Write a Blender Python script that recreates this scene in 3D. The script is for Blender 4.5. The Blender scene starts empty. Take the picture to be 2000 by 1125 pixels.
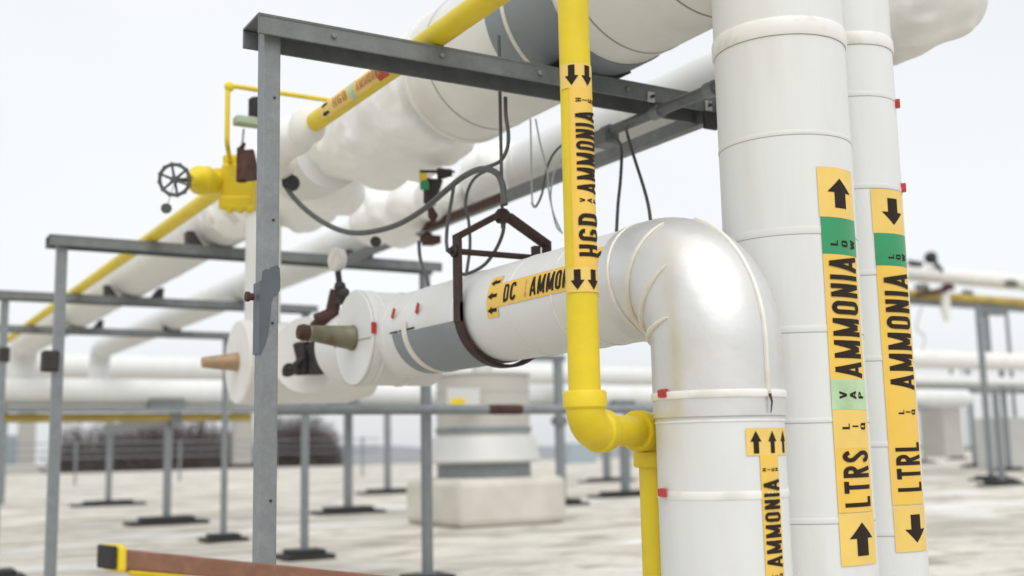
import bpy, bmesh, math, random
from mathutils import Vector as V, Matrix, noise
random.seed(7)
S = bpy.context.scene
C = S.collection
rad = math.radians

# ------------------------------------------------------------------ camera
FP, EYE = 2190.0, 1.35
TH, PH, RO = rad(31.0), rad(8.1), rad(1.2)
fw = V((math.sin(TH)*math.cos(PH), math.cos(TH)*math.cos(PH), math.sin(PH)))
r0 = V((math.cos(TH), -math.sin(TH), 0)); u0 = r0.cross(fw)
cr = math.cos(RO)*r0 - math.sin(RO)*u0
cu = math.cos(RO)*u0 + math.sin(RO)*r0
CP = V((0, 0, EYE))
cam = bpy.data.cameras.new('camera'); co = bpy.data.objects.new('camera', cam); C.objects.link(co)
co.matrix_world = Matrix(((cr.x, cu.x, -fw.x, CP.x), (cr.y, cu.y, -fw.y, CP.y), (cr.z, cu.z, -fw.z, CP.z), (0, 0, 0, 1)))
cam.sensor_width = 36; cam.lens = 36*FP/2000; cam.clip_end = 3000; cam.clip_start = 0.05
cam.dof.use_dof = True; cam.dof.focus_distance = 4.6; cam.dof.aperture_fstop = 1.25
S.camera = co

# ------------------------------------------------------------------ sky, sun, exposure
SUN_EL, SUN_AZ = rad(58), rad(200)          # overcast: soft light from behind the camera
w = bpy.data.worlds.new('World'); S.world = w; w.use_nodes = True
nt = w.node_tree; nt.nodes.clear()
def N(t, typ, **k):
    n = t.nodes.new(typ)
    for a, b in k.items(): setattr(n, a, b)
    return n
sky = N(nt, 'ShaderNodeTexSky', sky_type='NISHITA', sun_disc=False, sun_elevation=SUN_EL, sun_rotation=SUN_AZ)
sky.dust_density = 4; sky.air_density = 1
hs = N(nt, 'ShaderNodeHueSaturation'); hs.inputs['Saturation'].default_value = 0.25
bg1 = N(nt, 'ShaderNodeBackground'); bg1.inputs['Strength'].default_value = 0.05
tc = N(nt, 'ShaderNodeTexCoord'); nz = N(nt, 'ShaderNodeTexNoise'); nz.inputs['Scale'].default_value = 1.3; nz.inputs['Detail'].default_value = 3
cr_ = N(nt, 'ShaderNodeValToRGB')
cr_.color_ramp.elements[0].position = .35; cr_.color_ramp.elements[0].color = (.74, .775, .80, 1)
cr_.color_ramp.elements[1].position = .68; cr_.color_ramp.elements[1].color = (.86, .875, .885, 1)
bg2 = N(nt, 'ShaderNodeBackground'); bg2.inputs['Strength'].default_value = 0.735
ad = N(nt, 'ShaderNodeAddShader'); out = N(nt, 'ShaderNodeOutputWorld')
L = nt.links.new
L(sky.outputs[0], hs.inputs['Color']); L(hs.outputs[0], bg1.inputs['Color'])
L(tc.outputs['Generated'], nz.inputs['Vector']); L(nz.outputs[0], cr_.inputs[0]); L(cr_.outputs[0], bg2.inputs['Color'])
L(bg1.outputs[0], ad.inputs[0]); L(bg2.outputs[0], ad.inputs[1]); L(ad.outputs[0], out.inputs[0])
sl = bpy.data.lights.new('sun', 'SUN'); sl.energy = 1.0; sl.angle = rad(60); sl.color = (1, .96, .9)
so = bpy.data.objects.new('sun', sl); C.objects.link(so)
sd = V((math.sin(SUN_AZ)*math.cos(SUN_EL), math.cos(SUN_AZ)*math.cos(SUN_EL), math.sin(SUN_EL)))
so.rotation_euler = sd.to_track_quat('Z', 'Y').to_euler(); so.location = (0, 0, 20)
S.view_settings.view_transform = 'Standard'; S.view_settings.look = 'None'
S.view_settings.exposure = 0.26; S.view_settings.gamma = 1
S.render.engine = 'CYCLES'

# ------------------------------------------------------------------ pixel -> world on a known plane
def ray(px, py): return fw + cr*((px-1000)/FP) + cu*((562.5-py)/FP)
def P(px, py, d): return CP + ray(px, py)*d
def PZ(px, py, z):
    d = ray(px, py); return CP + d*((z-EYE)/d.z)
def PY(px, py, y):
    d = ray(px, py); return CP + d*(y/d.y)
def PX(px, py, x):
    d = ray(px, py); return CP + d*(x/d.x)
X_, Y_, Z_ = V((1, 0, 0)), V((0, 1, 0)), V((0, 0, 1))

# ------------------------------------------------------------------ materials
def mat(name, col, rough=.5, metal=0., var=.08, scale=6., bump=0., bscale=30., spot=None, spot_amt=.5, sscale=3., detail=4, stretch=None, spec=.5):
    m = bpy.data.materials.new(name); m.use_nodes = True
    t = m.node_tree; b = t.nodes['Principled BSDF']; l = t.links.new
    b.inputs['Roughness'].default_value = rough; b.inputs['Metallic'].default_value = metal
    b.inputs['Specular IOR Level'].default_value = spec
    tc = N(t, 'ShaderNodeTexCoord'); mp = N(t, 'ShaderNodeMapping'); l(tc.outputs['Object'], mp.inputs[0])
    if stretch: mp.inputs['Scale'].default_value = stretch
    n1 = N(t, 'ShaderNodeTexNoise'); n1.inputs['Scale'].default_value = scale; n1.inputs['Detail'].default_value = detail
    l(mp.outputs[0], n1.inputs['Vector'])
    r = N(t, 'ShaderNodeValToRGB'); e = r.color_ramp.elements
    e[0].position = .3; e[1].position = .7
    e[0].color = (*[max(0, c*(1-var)) for c in col], 1); e[1].color = (*[min(1, c*(1+var)) for c in col], 1)
    l(n1.outputs[0], r.inputs[0]); last = r.outputs[0]
    if spot:
        n2 = N(t, 'ShaderNodeTexNoise'); n2.inputs['Scale'].default_value = sscale; n2.inputs['Detail'].default_value = 6
        l(mp.outputs[0], n2.inputs['Vector'])
        r2 = N(t, 'ShaderNodeValToRGB'); r2.color_ramp.elements[0].position = .5; r2.color_ramp.elements[1].position = .72
        r2.color_ramp.elements[1].color = (spot_amt,)*3+(1,)
        l(n2.outputs[0], r2.inputs[0])
        mx = N(t, 'ShaderNodeMixRGB'); l(r2.outputs[0], mx.inputs[0]); l(last, mx.inputs[1]); mx.inputs[2].default_value = (*spot, 1)
        last = mx.outputs[0]
    l(last, b.inputs['Base Color'])
    rr = N(t, 'ShaderNodeMapRange'); rr.inputs[3].default_value = max(0, rough-.08); rr.inputs[4].default_value = min(1, rough+.1)
    l(n1.outputs[0], rr.inputs[0]); l(rr.outputs[0], b.inputs['Roughness'])
    if bump:
        n3 = N(t, 'ShaderNodeTexNoise'); n3.inputs['Scale'].default_value = bscale; n3.inputs['Detail'].default_value = 3
        l(mp.outputs[0], n3.inputs['Vector'])
        bp = N(t, 'ShaderNodeBump'); bp.inputs['Strength'].default_value = 1; bp.inputs['Distance'].default_value = bump
        l(n3.outputs[0], bp.inputs['Height']); l(bp.outputs[0], b.inputs['Normal'])
    return m
M = dict(
    jacket=mat('white_jacket', (.70, .71, .70), .42, 0, .03, 3, .0035, 2.6, (.60, .57, .50), .35, 2.2),
    jacket_v=mat('white_jacket_streaked', (.70, .71, .70), .42, 0, .03, 2, .0035, 2.2, (.58, .56, .50), .30, 2.6, stretch=(3, 3, .5)),
    cream=mat('cream_mastic', (.77, .765, .735), .6, 0, .04, 4, .012, 5, (.60, .55, .46), .35, 3),
    band=mat('white_band', (.78, .78, .75), .4, 0, .04, 5, 0, 30, (.45, .40, .30), .4, 9),
    bead=mat('caulk_bead', (.74, .72, .66), .5, .2, .08, 12, .002, 40, (.60, .53, .36), .6, 5),
    alu=mat('aluminium_jacket', (.69, .69, .685), .40, .65, .06, 2.5, .006, 6, (.62, .58, .48), .35, 3.5),
    galv=mat('galvanised_steel', (.17, .215, .24), .5, .25, .10, 7, .0006, 60, (.25, .28, .30), .5, 16),
    galv_dark=mat('dull_galvanised', (.145, .175, .183), .55, .3, .15, 9, .0006, 60, (.12, .13, .13), .5, 5),
    wrap=mat('dark_wrap', (.10, .12, .14), .5, .2, .1, 6, .001, 14),
    patch=mat('grey_sheet', (.24, .27, .29), .5, .3, .06, 5, .001, 10),
    yellow=mat('yellow_paint', (.73, .555, .012), .48, 0, .07, 5, .0012, 30, (.56, .40, .03), .45, 6),
    yellow_shaded=mat('shaded_yellow_paint', (.40, .29, .06), .5, 0, .2, 1.5),  # darker copy of the yellow paint, background shade put into its colour
    amber=mat('label_amber', (.81, .52, .08), .5, 0, .04, 6, .0006, 25, (.76, .54, .19), .5, 8),
    amber2=mat('label_pale_amber', (.80, .56, .14), .5, 0, .05, 6, .0006, 25, (.70, .50, .17), .4, 9),
    green=mat('label_green', (.025, .27, .105), .35, 0, .06, 8),
    mint=mat('label_mint', (.45, .62, .38), .35, 0, .15, 9),
    ink=mat('label_ink', (.024, .015, .010), .75, 0, .1, 20, spec=.25),
    inkfade=mat('faded_ink', (.50, .23, .07), .5, 0, .2, 20),
    red=mat('red_plastic', (.50, .03, .02), .4, 0, .15, 40, 0, 30, (.08, .02, .02), .6, 60),
    oldiron=mat('brown_iron', (.040, .020, .017), .7, .1, .35, 22, .0015, 60, (.085, .032, .024), .5, 12),
    rust=mat('rusty_steel', (.06, .026, .02), .75, .1, .4, 25, .002, 60, (.12, .045, .03), .6, 14),
    frost=mat('white_frost', (.90, .90, .885), .75, 0, .03, 5, .016, 9, (.80, .78, .73), .3, 2.5),
    distant=mat('distant_hill', (.40, .42, .44), 1),
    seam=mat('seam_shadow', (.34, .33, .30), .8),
    darkiron=mat('dark_iron', (.035, .032, .03), .6, .2, .3, 20, .001, 60),
    rubber=mat('black_rubber', (.025, .025, .024), .7, 0, .2, 20, .001, 90),
    cable=mat('cable_grey', (.085, .09, .085), .5, 0, .15, 20),
    cable_pale=mat('pale_wire', (.45, .46, .46), .5, 0, .1, 20),
    bronze=mat('weathered_bronze', (.20, .19, .13), .5, .4, .2, 14, .001, 40, (.16, .06, .03), .9, 8),
    copper=mat('tan_copper', (.42, .27, .16), .45, .3, .2, 14, .001, 40, (.30, .26, .18), .9, 9),
    palegreen=mat('pale_green_paint', (.36, .42, .30), .5, .1, .15, 14),
    glass=mat('gauge_face', (.60, .56, .50), .25, 0, .1, 20),
    redbrown=mat('redbrown_bar', (.22, .10, .062), .6, 0, .15, 18, .001, 60, (.28, .16, .10), .6, 30),
    roof=mat('roof_membrane', (.60, .565, .50), .85, 0, .2, .16, .02, 3, (.27, .245, .20), .8, .42, detail=10, stretch=(1, 1.9, 1)),
    curb=mat('curb_membrane', (.60, .57, .51), .85, 0, .12, 1.2, .01, 3, (.40, .37, .31), .4, .8),
    tan=mat('tan_metal', (.46, .45, .41), .55, .1, .05, 2, .002, 4),
    lightmetal=mat('light_metal', (.60, .60, .58), .5, .2, .05, 2),
    bark=mat('bark', (.11, .09, .085), .9, 0, .2, 5),
    twig=mat('twigs', (.115, .095, .095), .95, 0, .25, .4),
    field=mat('winter_field', (.30, .27, .23), .95, 0, .2, .02, 0, 1, (.5, .5, .5), .5, .01),
    bwall=mat('building_wall', (.3, .29, .27), .8),
    black=mat('black_pad', (.022, .022, .022), .75, 0, .2, 60, .002, 200),
    blueg=mat('bluish_grey_paint', (.30, .36, .40), .6),
)
t = M['roof'].node_tree; b = t.nodes['Principled BSDF']
tcn = [n for n in t.nodes if n.type == 'TEX_COORD'][0]; mp2 = N(t, 'ShaderNodeMapping'); mp2.inputs['Scale'].default_value = (.8, 1.25, 1); mp2.inputs['Rotation'].default_value = (0, 0, rad(-31))
t.links.new(tcn.outputs['Object'], mp2.inputs[0])
src = b.inputs['Base Color'].links[0].from_socket
for sc_n, lo, hi, colr, am in ((1.3, .48, .66, (.27, .235, .18), .75), (.30, .56, .66, (.74, .74, .73), .75), (4.5, .52, .75, (.30, .27, .22), .5)):
    nn_ = N(t, 'ShaderNodeTexNoise'); nn_.inputs['Scale'].default_value = sc_n; nn_.inputs['Detail'].default_value = 8; nn_.inputs['Distortion'].default_value = .6
    t.links.new(mp2.outputs[0], nn_.inputs['Vector'])
    rp = N(t, 'ShaderNodeValToRGB'); rp.color_ramp.elements[0].position = lo; rp.color_ramp.elements[1].position = hi; rp.color_ramp.elements[1].color = (am, am, am, 1)
    t.links.new(nn_.outputs[0], rp.inputs[0])
    mx = N(t, 'ShaderNodeMixRGB'); t.links.new(rp.outputs[0], mx.inputs[0]); t.links.new(src, mx.inputs[1]); mx.inputs[2].default_value = (*colr, 1); src = mx.outputs[0]
t.links.new(src, b.inputs['Base Color'])
# slow mastic/mottle on galvanised steel: voronoi spangle
for nm in ('galv', 'galv_dark'):
    t = M[nm].node_tree; b = t.nodes['Principled BSDF']
    vo = N(t, 'ShaderNodeTexVoronoi'); vo.inputs['Scale'].default_value = 80
    tcn = [n for n in t.nodes if n.type == 'TEX_COORD'][0]; t.links.new(tcn.outputs['Object'], vo.inputs['Vector'])
    mx = N(t, 'ShaderNodeMixRGB', blend_type='MULTIPLY'); mx.inputs[0].default_value = .13
    src = b.inputs['Base Color'].links[0].from_socket
    t.links.new(src, mx.inputs[1]); t.links.new(vo.outputs['Color'], mx.inputs[2])
    hs2 = N(t, 'ShaderNodeHueSaturation'); hs2.inputs['Saturation'].default_value = .45; hs2.inputs['Value'].default_value = 1.12
    t.links.new(mx.outputs[0], hs2.inputs['Color']); t.links.new(hs2.outputs[0], b.inputs['Base Color'])

# ------------------------------------------------------------------ mesh builder
class MB:
    def __init__(s): s.v = []; s.f = []; s.sm = []
    def add(s, vs, fs, smooth=True):
        o = len(s.v); s.v += [V(a) for a in vs]
        for f in fs: s.f.append([i+o for i in f]); s.sm.append(smooth)
        return s
    def box(s, c, ax, ay, az, smooth=False):     # centre, three half-extent vectors
        vs = [c+ax*i+ay*j+az*k for i in (-1, 1) for j in (-1, 1) for k in (-1, 1)]
        return s.add(vs, [(0,1,3,2), (4,6,7,5), (0,4,5,1), (2,3,7,6), (0,2,6,4), (1,5,7,3)], smooth)
    def bbox(s, lo, hi):
        c = (V(lo)+V(hi))/2; h = (V(hi)-V(lo))/2
        return s.box(c, V((h.x,0,0)), V((0,h.y,0)), V((0,0,h.z)))
    def beam(s, a, b, wx, wz, up=Z_):
        d = (b-a); l = d.length; d.normalize(); sd_ = d.cross(up).normalized(); u2 = sd_.cross(d).normalized()
        return s.box((a+b)/2, d*l/2, sd_*wx/2, u2*wz/2)
    def tube(s, pts, r, n=24, caps=True):
        pts = [V(p) for p in pts]; k = len(pts); rs = r if isinstance(r, (list, tuple)) else [r]*k
        T = []
        for i in range(k):
            a = pts[max(0, i-1)]; b = pts[min(k-1, i+1)]; T.append((b-a).normalized())
        nn = T[0].orthogonal().normalized(); vs = []
        for i in range(k):
            nn = (nn - T[i]*nn.dot(T[i])).normalized(); bb = T[i].cross(nn)
            for j in range(n):
                a = 2*math.pi*j/n; vs.append(pts[i]+(nn*math.cos(a)+bb*math.sin(a))*rs[i])
        fs = [(i*n+j, i*n+(j+1)%n, (i+1)*n+(j+1)%n, (i+1)*n+j) for i in range(k-1) for j in range(n)]
        s.add(vs, fs)
        if caps:
            s.add(vs[:n], [tuple(reversed(range(n)))], False); s.add(vs[-n:], [tuple(range(n))], False)
        return s
    def lathe(s, o, d, prof, n=48, caps=True):   # profile: (distance along d, radius); sharp rings
        o = V(o); d = V(d).normalized(); e = d.orthogonal().normalized(); g = d.cross(e)
        def ringv(h, r): return [o+d*h+(e*math.cos(2*math.pi*j/n)+g*math.sin(2*math.pi*j/n))*r for j in range(n)]
        for (h0, r_0), (h1, r_1) in zip(prof, prof[1:]):
            s.add(ringv(h0, r_0)+ringv(h1, r_1), [(j, (j+1) % n, n+(j+1) % n, n+j) for j in range(n)])
        if caps:
            s.add(ringv(*prof[0]), [tuple(reversed(range(n)))], False); s.add(ringv(*prof[-1]), [tuple(range(n))], False)
        return s
    def ring(s, o, d, r, wd, th, n=64):          # a strap round a pipe
        return s.lathe(V(o)-V(d).normalized()*wd/2, d, [(0, r-.004), (0, r+th*.5), (wd*.18, r+th), (wd*.82, r+th), (wd, r+th*.5), (wd, r-.004)], n, False)
    def torus(s, o, d, R, r, n=48, m=10):
        d = V(d).normalized(); e = d.orthogonal().normalized(); g = d.cross(e); vs = []
        for i in range(n):
            a = 2*math.pi*i/n; c = e*math.cos(a)+g*math.sin(a)
            for j in range(m):
                b = 2*math.pi*j/m; vs.append(V(o)+c*(R+r*math.cos(b))+d*r*math.sin(b))
        return s.add(vs, [(i*m+j, i*m+(j+1) % m, ((i+1) % n)*m+(j+1) % m, ((i+1) % n)*m+j) for i in range(n) for j in range(m)])
    def sphere(s, c, r, sc=(1,1,1), n=20, m=12):
        vs = []; fs = []
        for i in range(m+1):
            t = math.pi*i/m
            for j in range(n):
                a = 2*math.pi*j/n
                vs.append(V(c)+V((r*sc[0]*math.sin(t)*math.cos(a), r*sc[1]*math.sin(t)*math.sin(a), r*sc[2]*math.cos(t))))
        for i in range(m):
            for j in range(n): fs.append((i*n+j, (i+1)*n+j, (i+1)*n+(j+1) % n, i*n+(j+1) % n))
        return s.add(vs, fs)
    def shell(s, o, d, e, r, L0, L1, a0, a1, th, n=40):   # arc sheet round an axis; angle 0 = e
        d = V(d).normalized(); e = V(e).normalized(); g = d.cross(e); vs = []
        for i in range(n+1):
            a = a0+(a1-a0)*i/n; c = e*math.cos(a)+g*math.sin(a)
            vs += [V(o)+d*L0+c*r, V(o)+d*L1+c*r, V(o)+d*L1+c*(r+th), V(o)+d*L0+c*(r+th)]
        fs = []
        for i in range(n):
            for k in range(4): fs.append((i*4+k, i*4+(k+1) % 4, (i+1)*4+(k+1) % 4, (i+1)*4+k))
        fs += [(0, 1, 2, 3), (n*4+3, n*4+2, n*4+1, n*4)]
        return s.add(vs, fs, False)
    def wob(s, amp, sc):
        for v in s.v:
            q = v*sc; v += V((noise.noise(q), noise.noise(q+V((17, 3, 5))), noise.noise(q+V((1, 31, 9)))))*amp
        return s
    def build(s, name, m, parent=None, loc=None, bevel=0):
        me = bpy.data.meshes.new(name)
        if parent is not None: org = wloc[parent.name]
        elif loc is not None: org = V(loc)
        else:
            org = V((sum(v.x for v in s.v)/len(s.v), sum(v.y for v in s.v)/len(s.v), min(v.z for v in s.v)))
        me.from_pydata([v-org for v in s.v], [], s.f)
        me.polygons.foreach_set('use_smooth', s.sm)
        bm = bmesh.new(); bm.from_mesh(me); bmesh.ops.remove_doubles(bm, verts=bm.verts, dist=1e-5)
        bmesh.ops.recalc_face_normals(bm, faces=bm.faces)
        for e in bm.edges:
            if len(e.link_faces) == 2 and e.calc_face_angle(0) > rad(38): e.smooth = False
        bm.to_mesh(me); bm.free()
        me.materials.append(m); o = bpy.data.objects.new(name, me); C.objects.link(o)
        if parent is not None: o.parent = parent
        else: o.location = org
        wloc[o.name] = org
        if bevel:
            md = o.modifiers.new('bevel', 'BEVEL'); md.width = bevel; md.segments = 2; md.limit_method = 'ANGLE'
        return o
wloc = {}
def tag(o, label=None, cat=None, group=None, kind=None):
    for k, v in (('label', label), ('category', cat), ('group', group), ('kind', kind)):
        if v: o[k] = v
    return o
def thing(name, loc, label, cat, group=None):
    o = bpy.data.objects.new(name, None); C.objects.link(o); o.location = loc; o.empty_display_size = .1
    wloc[o.name] = V(loc); return tag(o, label, cat, group)
def fillet(pts, r, n=10):
    pts = [V(p) for p in pts]; out_ = [pts[0]]
    for a, b, c in zip(pts, pts[1:], pts[2:]):
        d1 = (a-b).normalized(); d2 = (c-b).normalized(); ang = d1.angle(d2)
        t = r/math.tan(ang/2); p0 = b+d1*t; p1 = b+d2*t
        cc = b+(d1+d2).normalized()*(r/math.sin(ang/2)); v0 = p0-cc; v1 = p1-cc; A = v0.angle(v1)
        for i in range(n+1):
            k = i/n; out_.append(cc+(v0*math.sin((1-k)*A)+v1*math.sin(k*A))/math.sin(A))
    return out_+[pts[-1]]
def smooth(pts, n=8):
    q = [pts[0]*2-pts[1]]+list(pts)+[pts[-1]*2-pts[-2]]; o = []
    for i in range(1, len(q)-2):
        for j in range(n):
            t = j/n; a, b, c, d = q[i-1:i+3]
            o.append(.5*((2*b)+(c-a)*t+(2*a-5*b+4*c-d)*t*t+(3*b-a-3*c+d)*t**3))
    return o+[pts[-1]]
def lerp(a, b, t): return a+(b-a)*t

# ------------------------------------------------------------------ condensed stroke lettering
def arc(cx, cy, rx, ry, a0, a1, n=8): return [(cx+rx*math.cos(rad(a0+(a1-a0)*i/n)), cy+ry*math.sin(rad(a0+(a1-a0)*i/n))) for i in range(n+1)]
T_ = .15                                        # stroke
def glyph(ch):
    h = T_/2; w = .42; a = h; b = w-h
    if ch == 'A': return .46, [[(h*.6, 0), (.23, 1)], [(.46-h*.6, 0), (.23, 1)], [(.11, .26), (.35, .26)]]
    if ch == 'M': return .56, [[(h, 0), (h, 1)], [(.56-h, 0), (.56-h, 1)], [(h, .97), (.28, .1)], [(.56-h, .97), (.28, .1)]]
    if ch == 'N': return w, [[(h, 0), (h, 1)], [(b, 0), (b, 1)], [(h, .96), (b, .04)]]
    if ch == 'I': return T_, [[(h, 0), (h, 1)]]
    if ch in 'OQ':
        g = [arc(.21, .79, .21-h, .21-h, 180, 0)+arc(.21, .21, .21-h, .21-h, 0, -180)+[(h, .79)]]
        if ch == 'Q': g.append([(.24, .22), (.42, -.04)])
        return w, g
    if ch == 'C': return w, [arc(.21, .79, .21-h, .21-h, -20, 180)+arc(.21, .21, .21-h, .21-h, 180, 380)]
    if ch == 'G': return w, [arc(.21, .79, .21-h, .21-h, -20, 180)+arc(.21, .21, .21-h, .21-h, 180, 360)+[(b, .46)], [(b, .46), (.2, .46)]]
    if ch == 'D': return w, [[(h, 0), (h, 1)], [(h, 1-h)]+arc(.19, .72, b-.19, .28-h, 90, 0)+arc(.19, .28, b-.19, .28-h, 0, -90)+[(h, h)]]
    if ch == 'P': return w, [[(h, 0), (h, 1)], [(h, 1-h)]+arc(.2, .74, b-.2, .26-h, 90, -90)+[(h, .48+h)]]
    if ch == 'R': return w, [[(h, 0), (h, 1)], [(h, 1-h)]+arc(.2, .76, b-.2, .24-h, 90, -90)+[(h, .52+h)], [(.2, .56), (b, 0)]]
    if ch == 'L': return .36, [[(h, 0), (h, 1)], [(h, h), (.36, h)]]
    if ch == 'T': return .42, [[(.21, 0), (.21, 1)], [(0, 1-h), (.42, 1-h)]]
    if ch == 'H': return w, [[(h, 0), (h, 1)], [(b, 0), (b, 1)], [(h, .5), (b, .5)]]
    if ch == 'V': return w, [[(h*.6, 1), (w/2, .03)], [(w-h*.6, 1), (w/2, .03)]]
    if ch == 'W': return .58, [[(h*.6, 1), (.16, .03)], [(.16, .03), (.29, .9)], [(.29, .9), (.42, .03)], [(.42, .03), (.58-h*.6, 1)]]
    if ch == 'S': return w, [arc(.21, .76, .21-h, .24-h, 10, 180)+[(h+.02, .66), (.21, .52), (b-.02, .36)]+arc(.21, .24, .21-h, .24-h, 0, -190)]
    return .25, []
def stroke(pl, t):
    """polyline -> quad ribbon with mitred joints"""
    n = len(pl); o = []
    for i in range(n):
        p = V(pl[i]).to_2d() if False else pl[i]
        def dirv(a, b):
            dx, dy = b[0]-a[0], b[1]-a[1]; l = math.hypot(dx, dy) or 1; return dx/l, dy/l
        d0 = dirv(pl[max(0, i-1)], pl[i]) if i > 0 else dirv(pl[0], pl[1])
        d1 = dirv(pl[i], pl[i+1]) if i < n-1 else d0
        nx, ny = -(d0[1]+d1[1]), d0[0]+d1[0]; l = math.hypot(nx, ny) or 1; nx /= l; ny /= l
        c = max(.6, nx*-d0[1]+ny*d0[0]); k = t/2/c
        o.append(((p[0]+nx*k, p[1]+ny*k), (p[0]-nx*k, p[1]-ny*k)))
    return [(o[i][0], o[i+1][0], o[i+1][1], o[i][1]) for i in range(n-1)]
class Sheet:
    """flat (u along pipe, v round pipe) polygons bent on to a cylinder"""
    def __init__(s): s.p = []
    def poly(s, pts, lift=0): s.p.append((pts, lift)); return s
    def rect(s, u0, v0, u1, v1, lift=0): return s.poly([(u0, v0), (u1, v0), (u1, v1), (u0, v1)], lift)
    def text(s, txt, u, v, h, length=None, gap=.13):
        ws = [glyph(c)[0] for c in txt]; tot = sum(ws)+gap*(len(txt)-1); kx = (length/tot) if length else h
        x = 0; q = 0
        for c, wd in zip(txt, ws):
            for pl in glyph(c)[1]:
                for quad in stroke(pl, T_):
                    s.poly([(u+(x+a)*kx, v+b*h) for a, b in quad], q*.00006); q += 1
            x += wd+gap
        return s
    def arrow(s, u0, u1, v, wd):              # points from u0 to u1
        m = lerp(u0, u1, .52)
        s.rect(min(u0, m), v-wd*.24, max(u0, m), v+wd*.24)
        return s.poly([(m, v-wd/2), (m, v+wd/2), (u1, v)])
    def bend(s, name, m, parent, o, d, e, g, r, lift):
        """o: origin on the axis, d: axis, e: outward at v=0, g: direction of growing v"""
        bm = bmesh.new()
        for pts, z in s.p:
            vs = [bm.verts.new((a, b, z)) for a, b in pts]
            try: bm.faces.new(vs)
            except ValueError: pass
        vmin = min(v.co.y for v in bm.verts); vmax = max(v.co.y for v in bm.verts); st = r*rad(4)
        k = vmin+st
        while k < vmax:
            bmesh.ops.bisect_plane(bm, geom=bm.verts[:]+bm.edges[:]+bm.faces[:], plane_co=(0, k, 0), plane_no=(0, 1, 0)); k += st
        umin = min(v.co.x for v in bm.verts); umax = max(v.co.x for v in bm.verts)
        org = wloc[parent.name]
        for v in bm.verts:
            a = v.co.y/r; R = r+lift+v.co.z
            v.co = o+d*v.co.x+(e*math.cos(a)+g*math.sin(a))*R-org
        me = bpy.data.meshes.new(name); bm.to_mesh(me); bm.free(); me.materials.append(m)
        for p in me.polygons: p.use_smooth = False
        ob = bpy.data.objects.new(name, me); C.objects.link(ob); ob.parent = parent; wloc[ob.name] = org
        return ob
def stacked(sh, txt, u, v0, v1, h):
    """small word stacked letter under letter across the label (v0 top .. v1)"""
    n = len(txt)
    for i, c in enumerate(txt):
        wd = glyph(c)[0]*h
        wd = max(wd, .18*h); wd *= 1.0 if c == 'I' else 1.7
        sh.text(c, u-wd*.5, lerp(v0, v1, (i+.5)/n)-h/2, h, wd)
    return sh

def blob(name, items, m, parent, voxel=.03, sm=6, amp=.02):
    mb = MB()
    for it in items:
        if len(it) == 4:
            c = P(it[0], it[1], it[3]); mb.sphere(c, it[2]*it[3]/FP, n=24, m=14)
        else: mb.tube(it[0], it[1], 28)
    me = bpy.data.meshes.new('tmp'); me.from_pydata([tuple(v) for v in mb.v], [], mb.f)
    bm = bmesh.new(); bm.from_mesh(me); bmesh.ops.remove_doubles(bm, verts=bm.verts, dist=1e-4); bmesh.ops.recalc_face_normals(bm, faces=bm.faces); bm.to_mesh(me); bm.free()
    o = bpy.data.objects.new('tmp', me); C.objects.link(o)
    a = o.modifiers.new('r', 'REMESH'); a.mode = 'VOXEL'; a.voxel_size = voxel
    b = o.modifiers.new('s', 'SMOOTH'); b.factor = .5; b.iterations = sm
    dg_ = bpy.context.evaluated_depsgraph_get(); me2 = bpy.data.meshes.new_from_object(o.evaluated_get(dg_))
    bpy.data.objects.remove(o)
    org = wloc[parent.name]
    for v in me2.vertices:
        n_ = V((noise.noise(v.co*3.2), noise.noise(v.co*3.2+V((9, 2, 4))), noise.noise(v.co*3.2+V((3, 8, 1)))))
        n2_ = V((noise.noise(v.co*9+V((5, 0, 0))), noise.noise(v.co*9+V((9, 7, 4))), noise.noise(v.co*9+V((3, 8, 6)))))
        v.co = v.co+n_*amp+n2_*amp*.45-org
    for p in me2.polygons: p.use_smooth = True
    me2.update(); me2.materials.clear(); me2.materials.append(m); me2.name = name
    ob = bpy.data.objects.new(name, me2); C.objects.link(ob); ob.parent = parent; wloc[ob.name] = org
    return ob

# ================================================================== SETTING
RX0, RX1, RY0, RY1 = -70, 130, -30, 100
tag(MB().bbox((RX0, RY0, -.3), (RX1, RY1, 0)).build('roof', M['roof'], loc=(0, 0, 0)), kind='structure')
rf = bpy.data.objects['roof']
for k, yy in enumerate((7.2, 9.6, 12.0, 14.4, 16.8, 19.2, 21.6, 26.4, 31.2, 36, 44)):
    MB().bbox((RX0+1, yy, .0), (RX1-1, yy+.09, .006)).build('membrane_seam', M['curb'], rf)
tag(MB().bbox((RX0+.5, RY0+.5, -9), (RX1-.5, RY1-.5, -.31)).build('building', M['bwall']),
    'plain building block under the flat pale roof', 'building')
tag(MB().bbox((-1500, -1500, -9.5), (1500, 1500, -9)).build('ground', M['field'], loc=(0, 0, -9)), kind='structure')
Z0 = P(505, 23, 4.9).z                        # top of the galvanised frames

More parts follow.
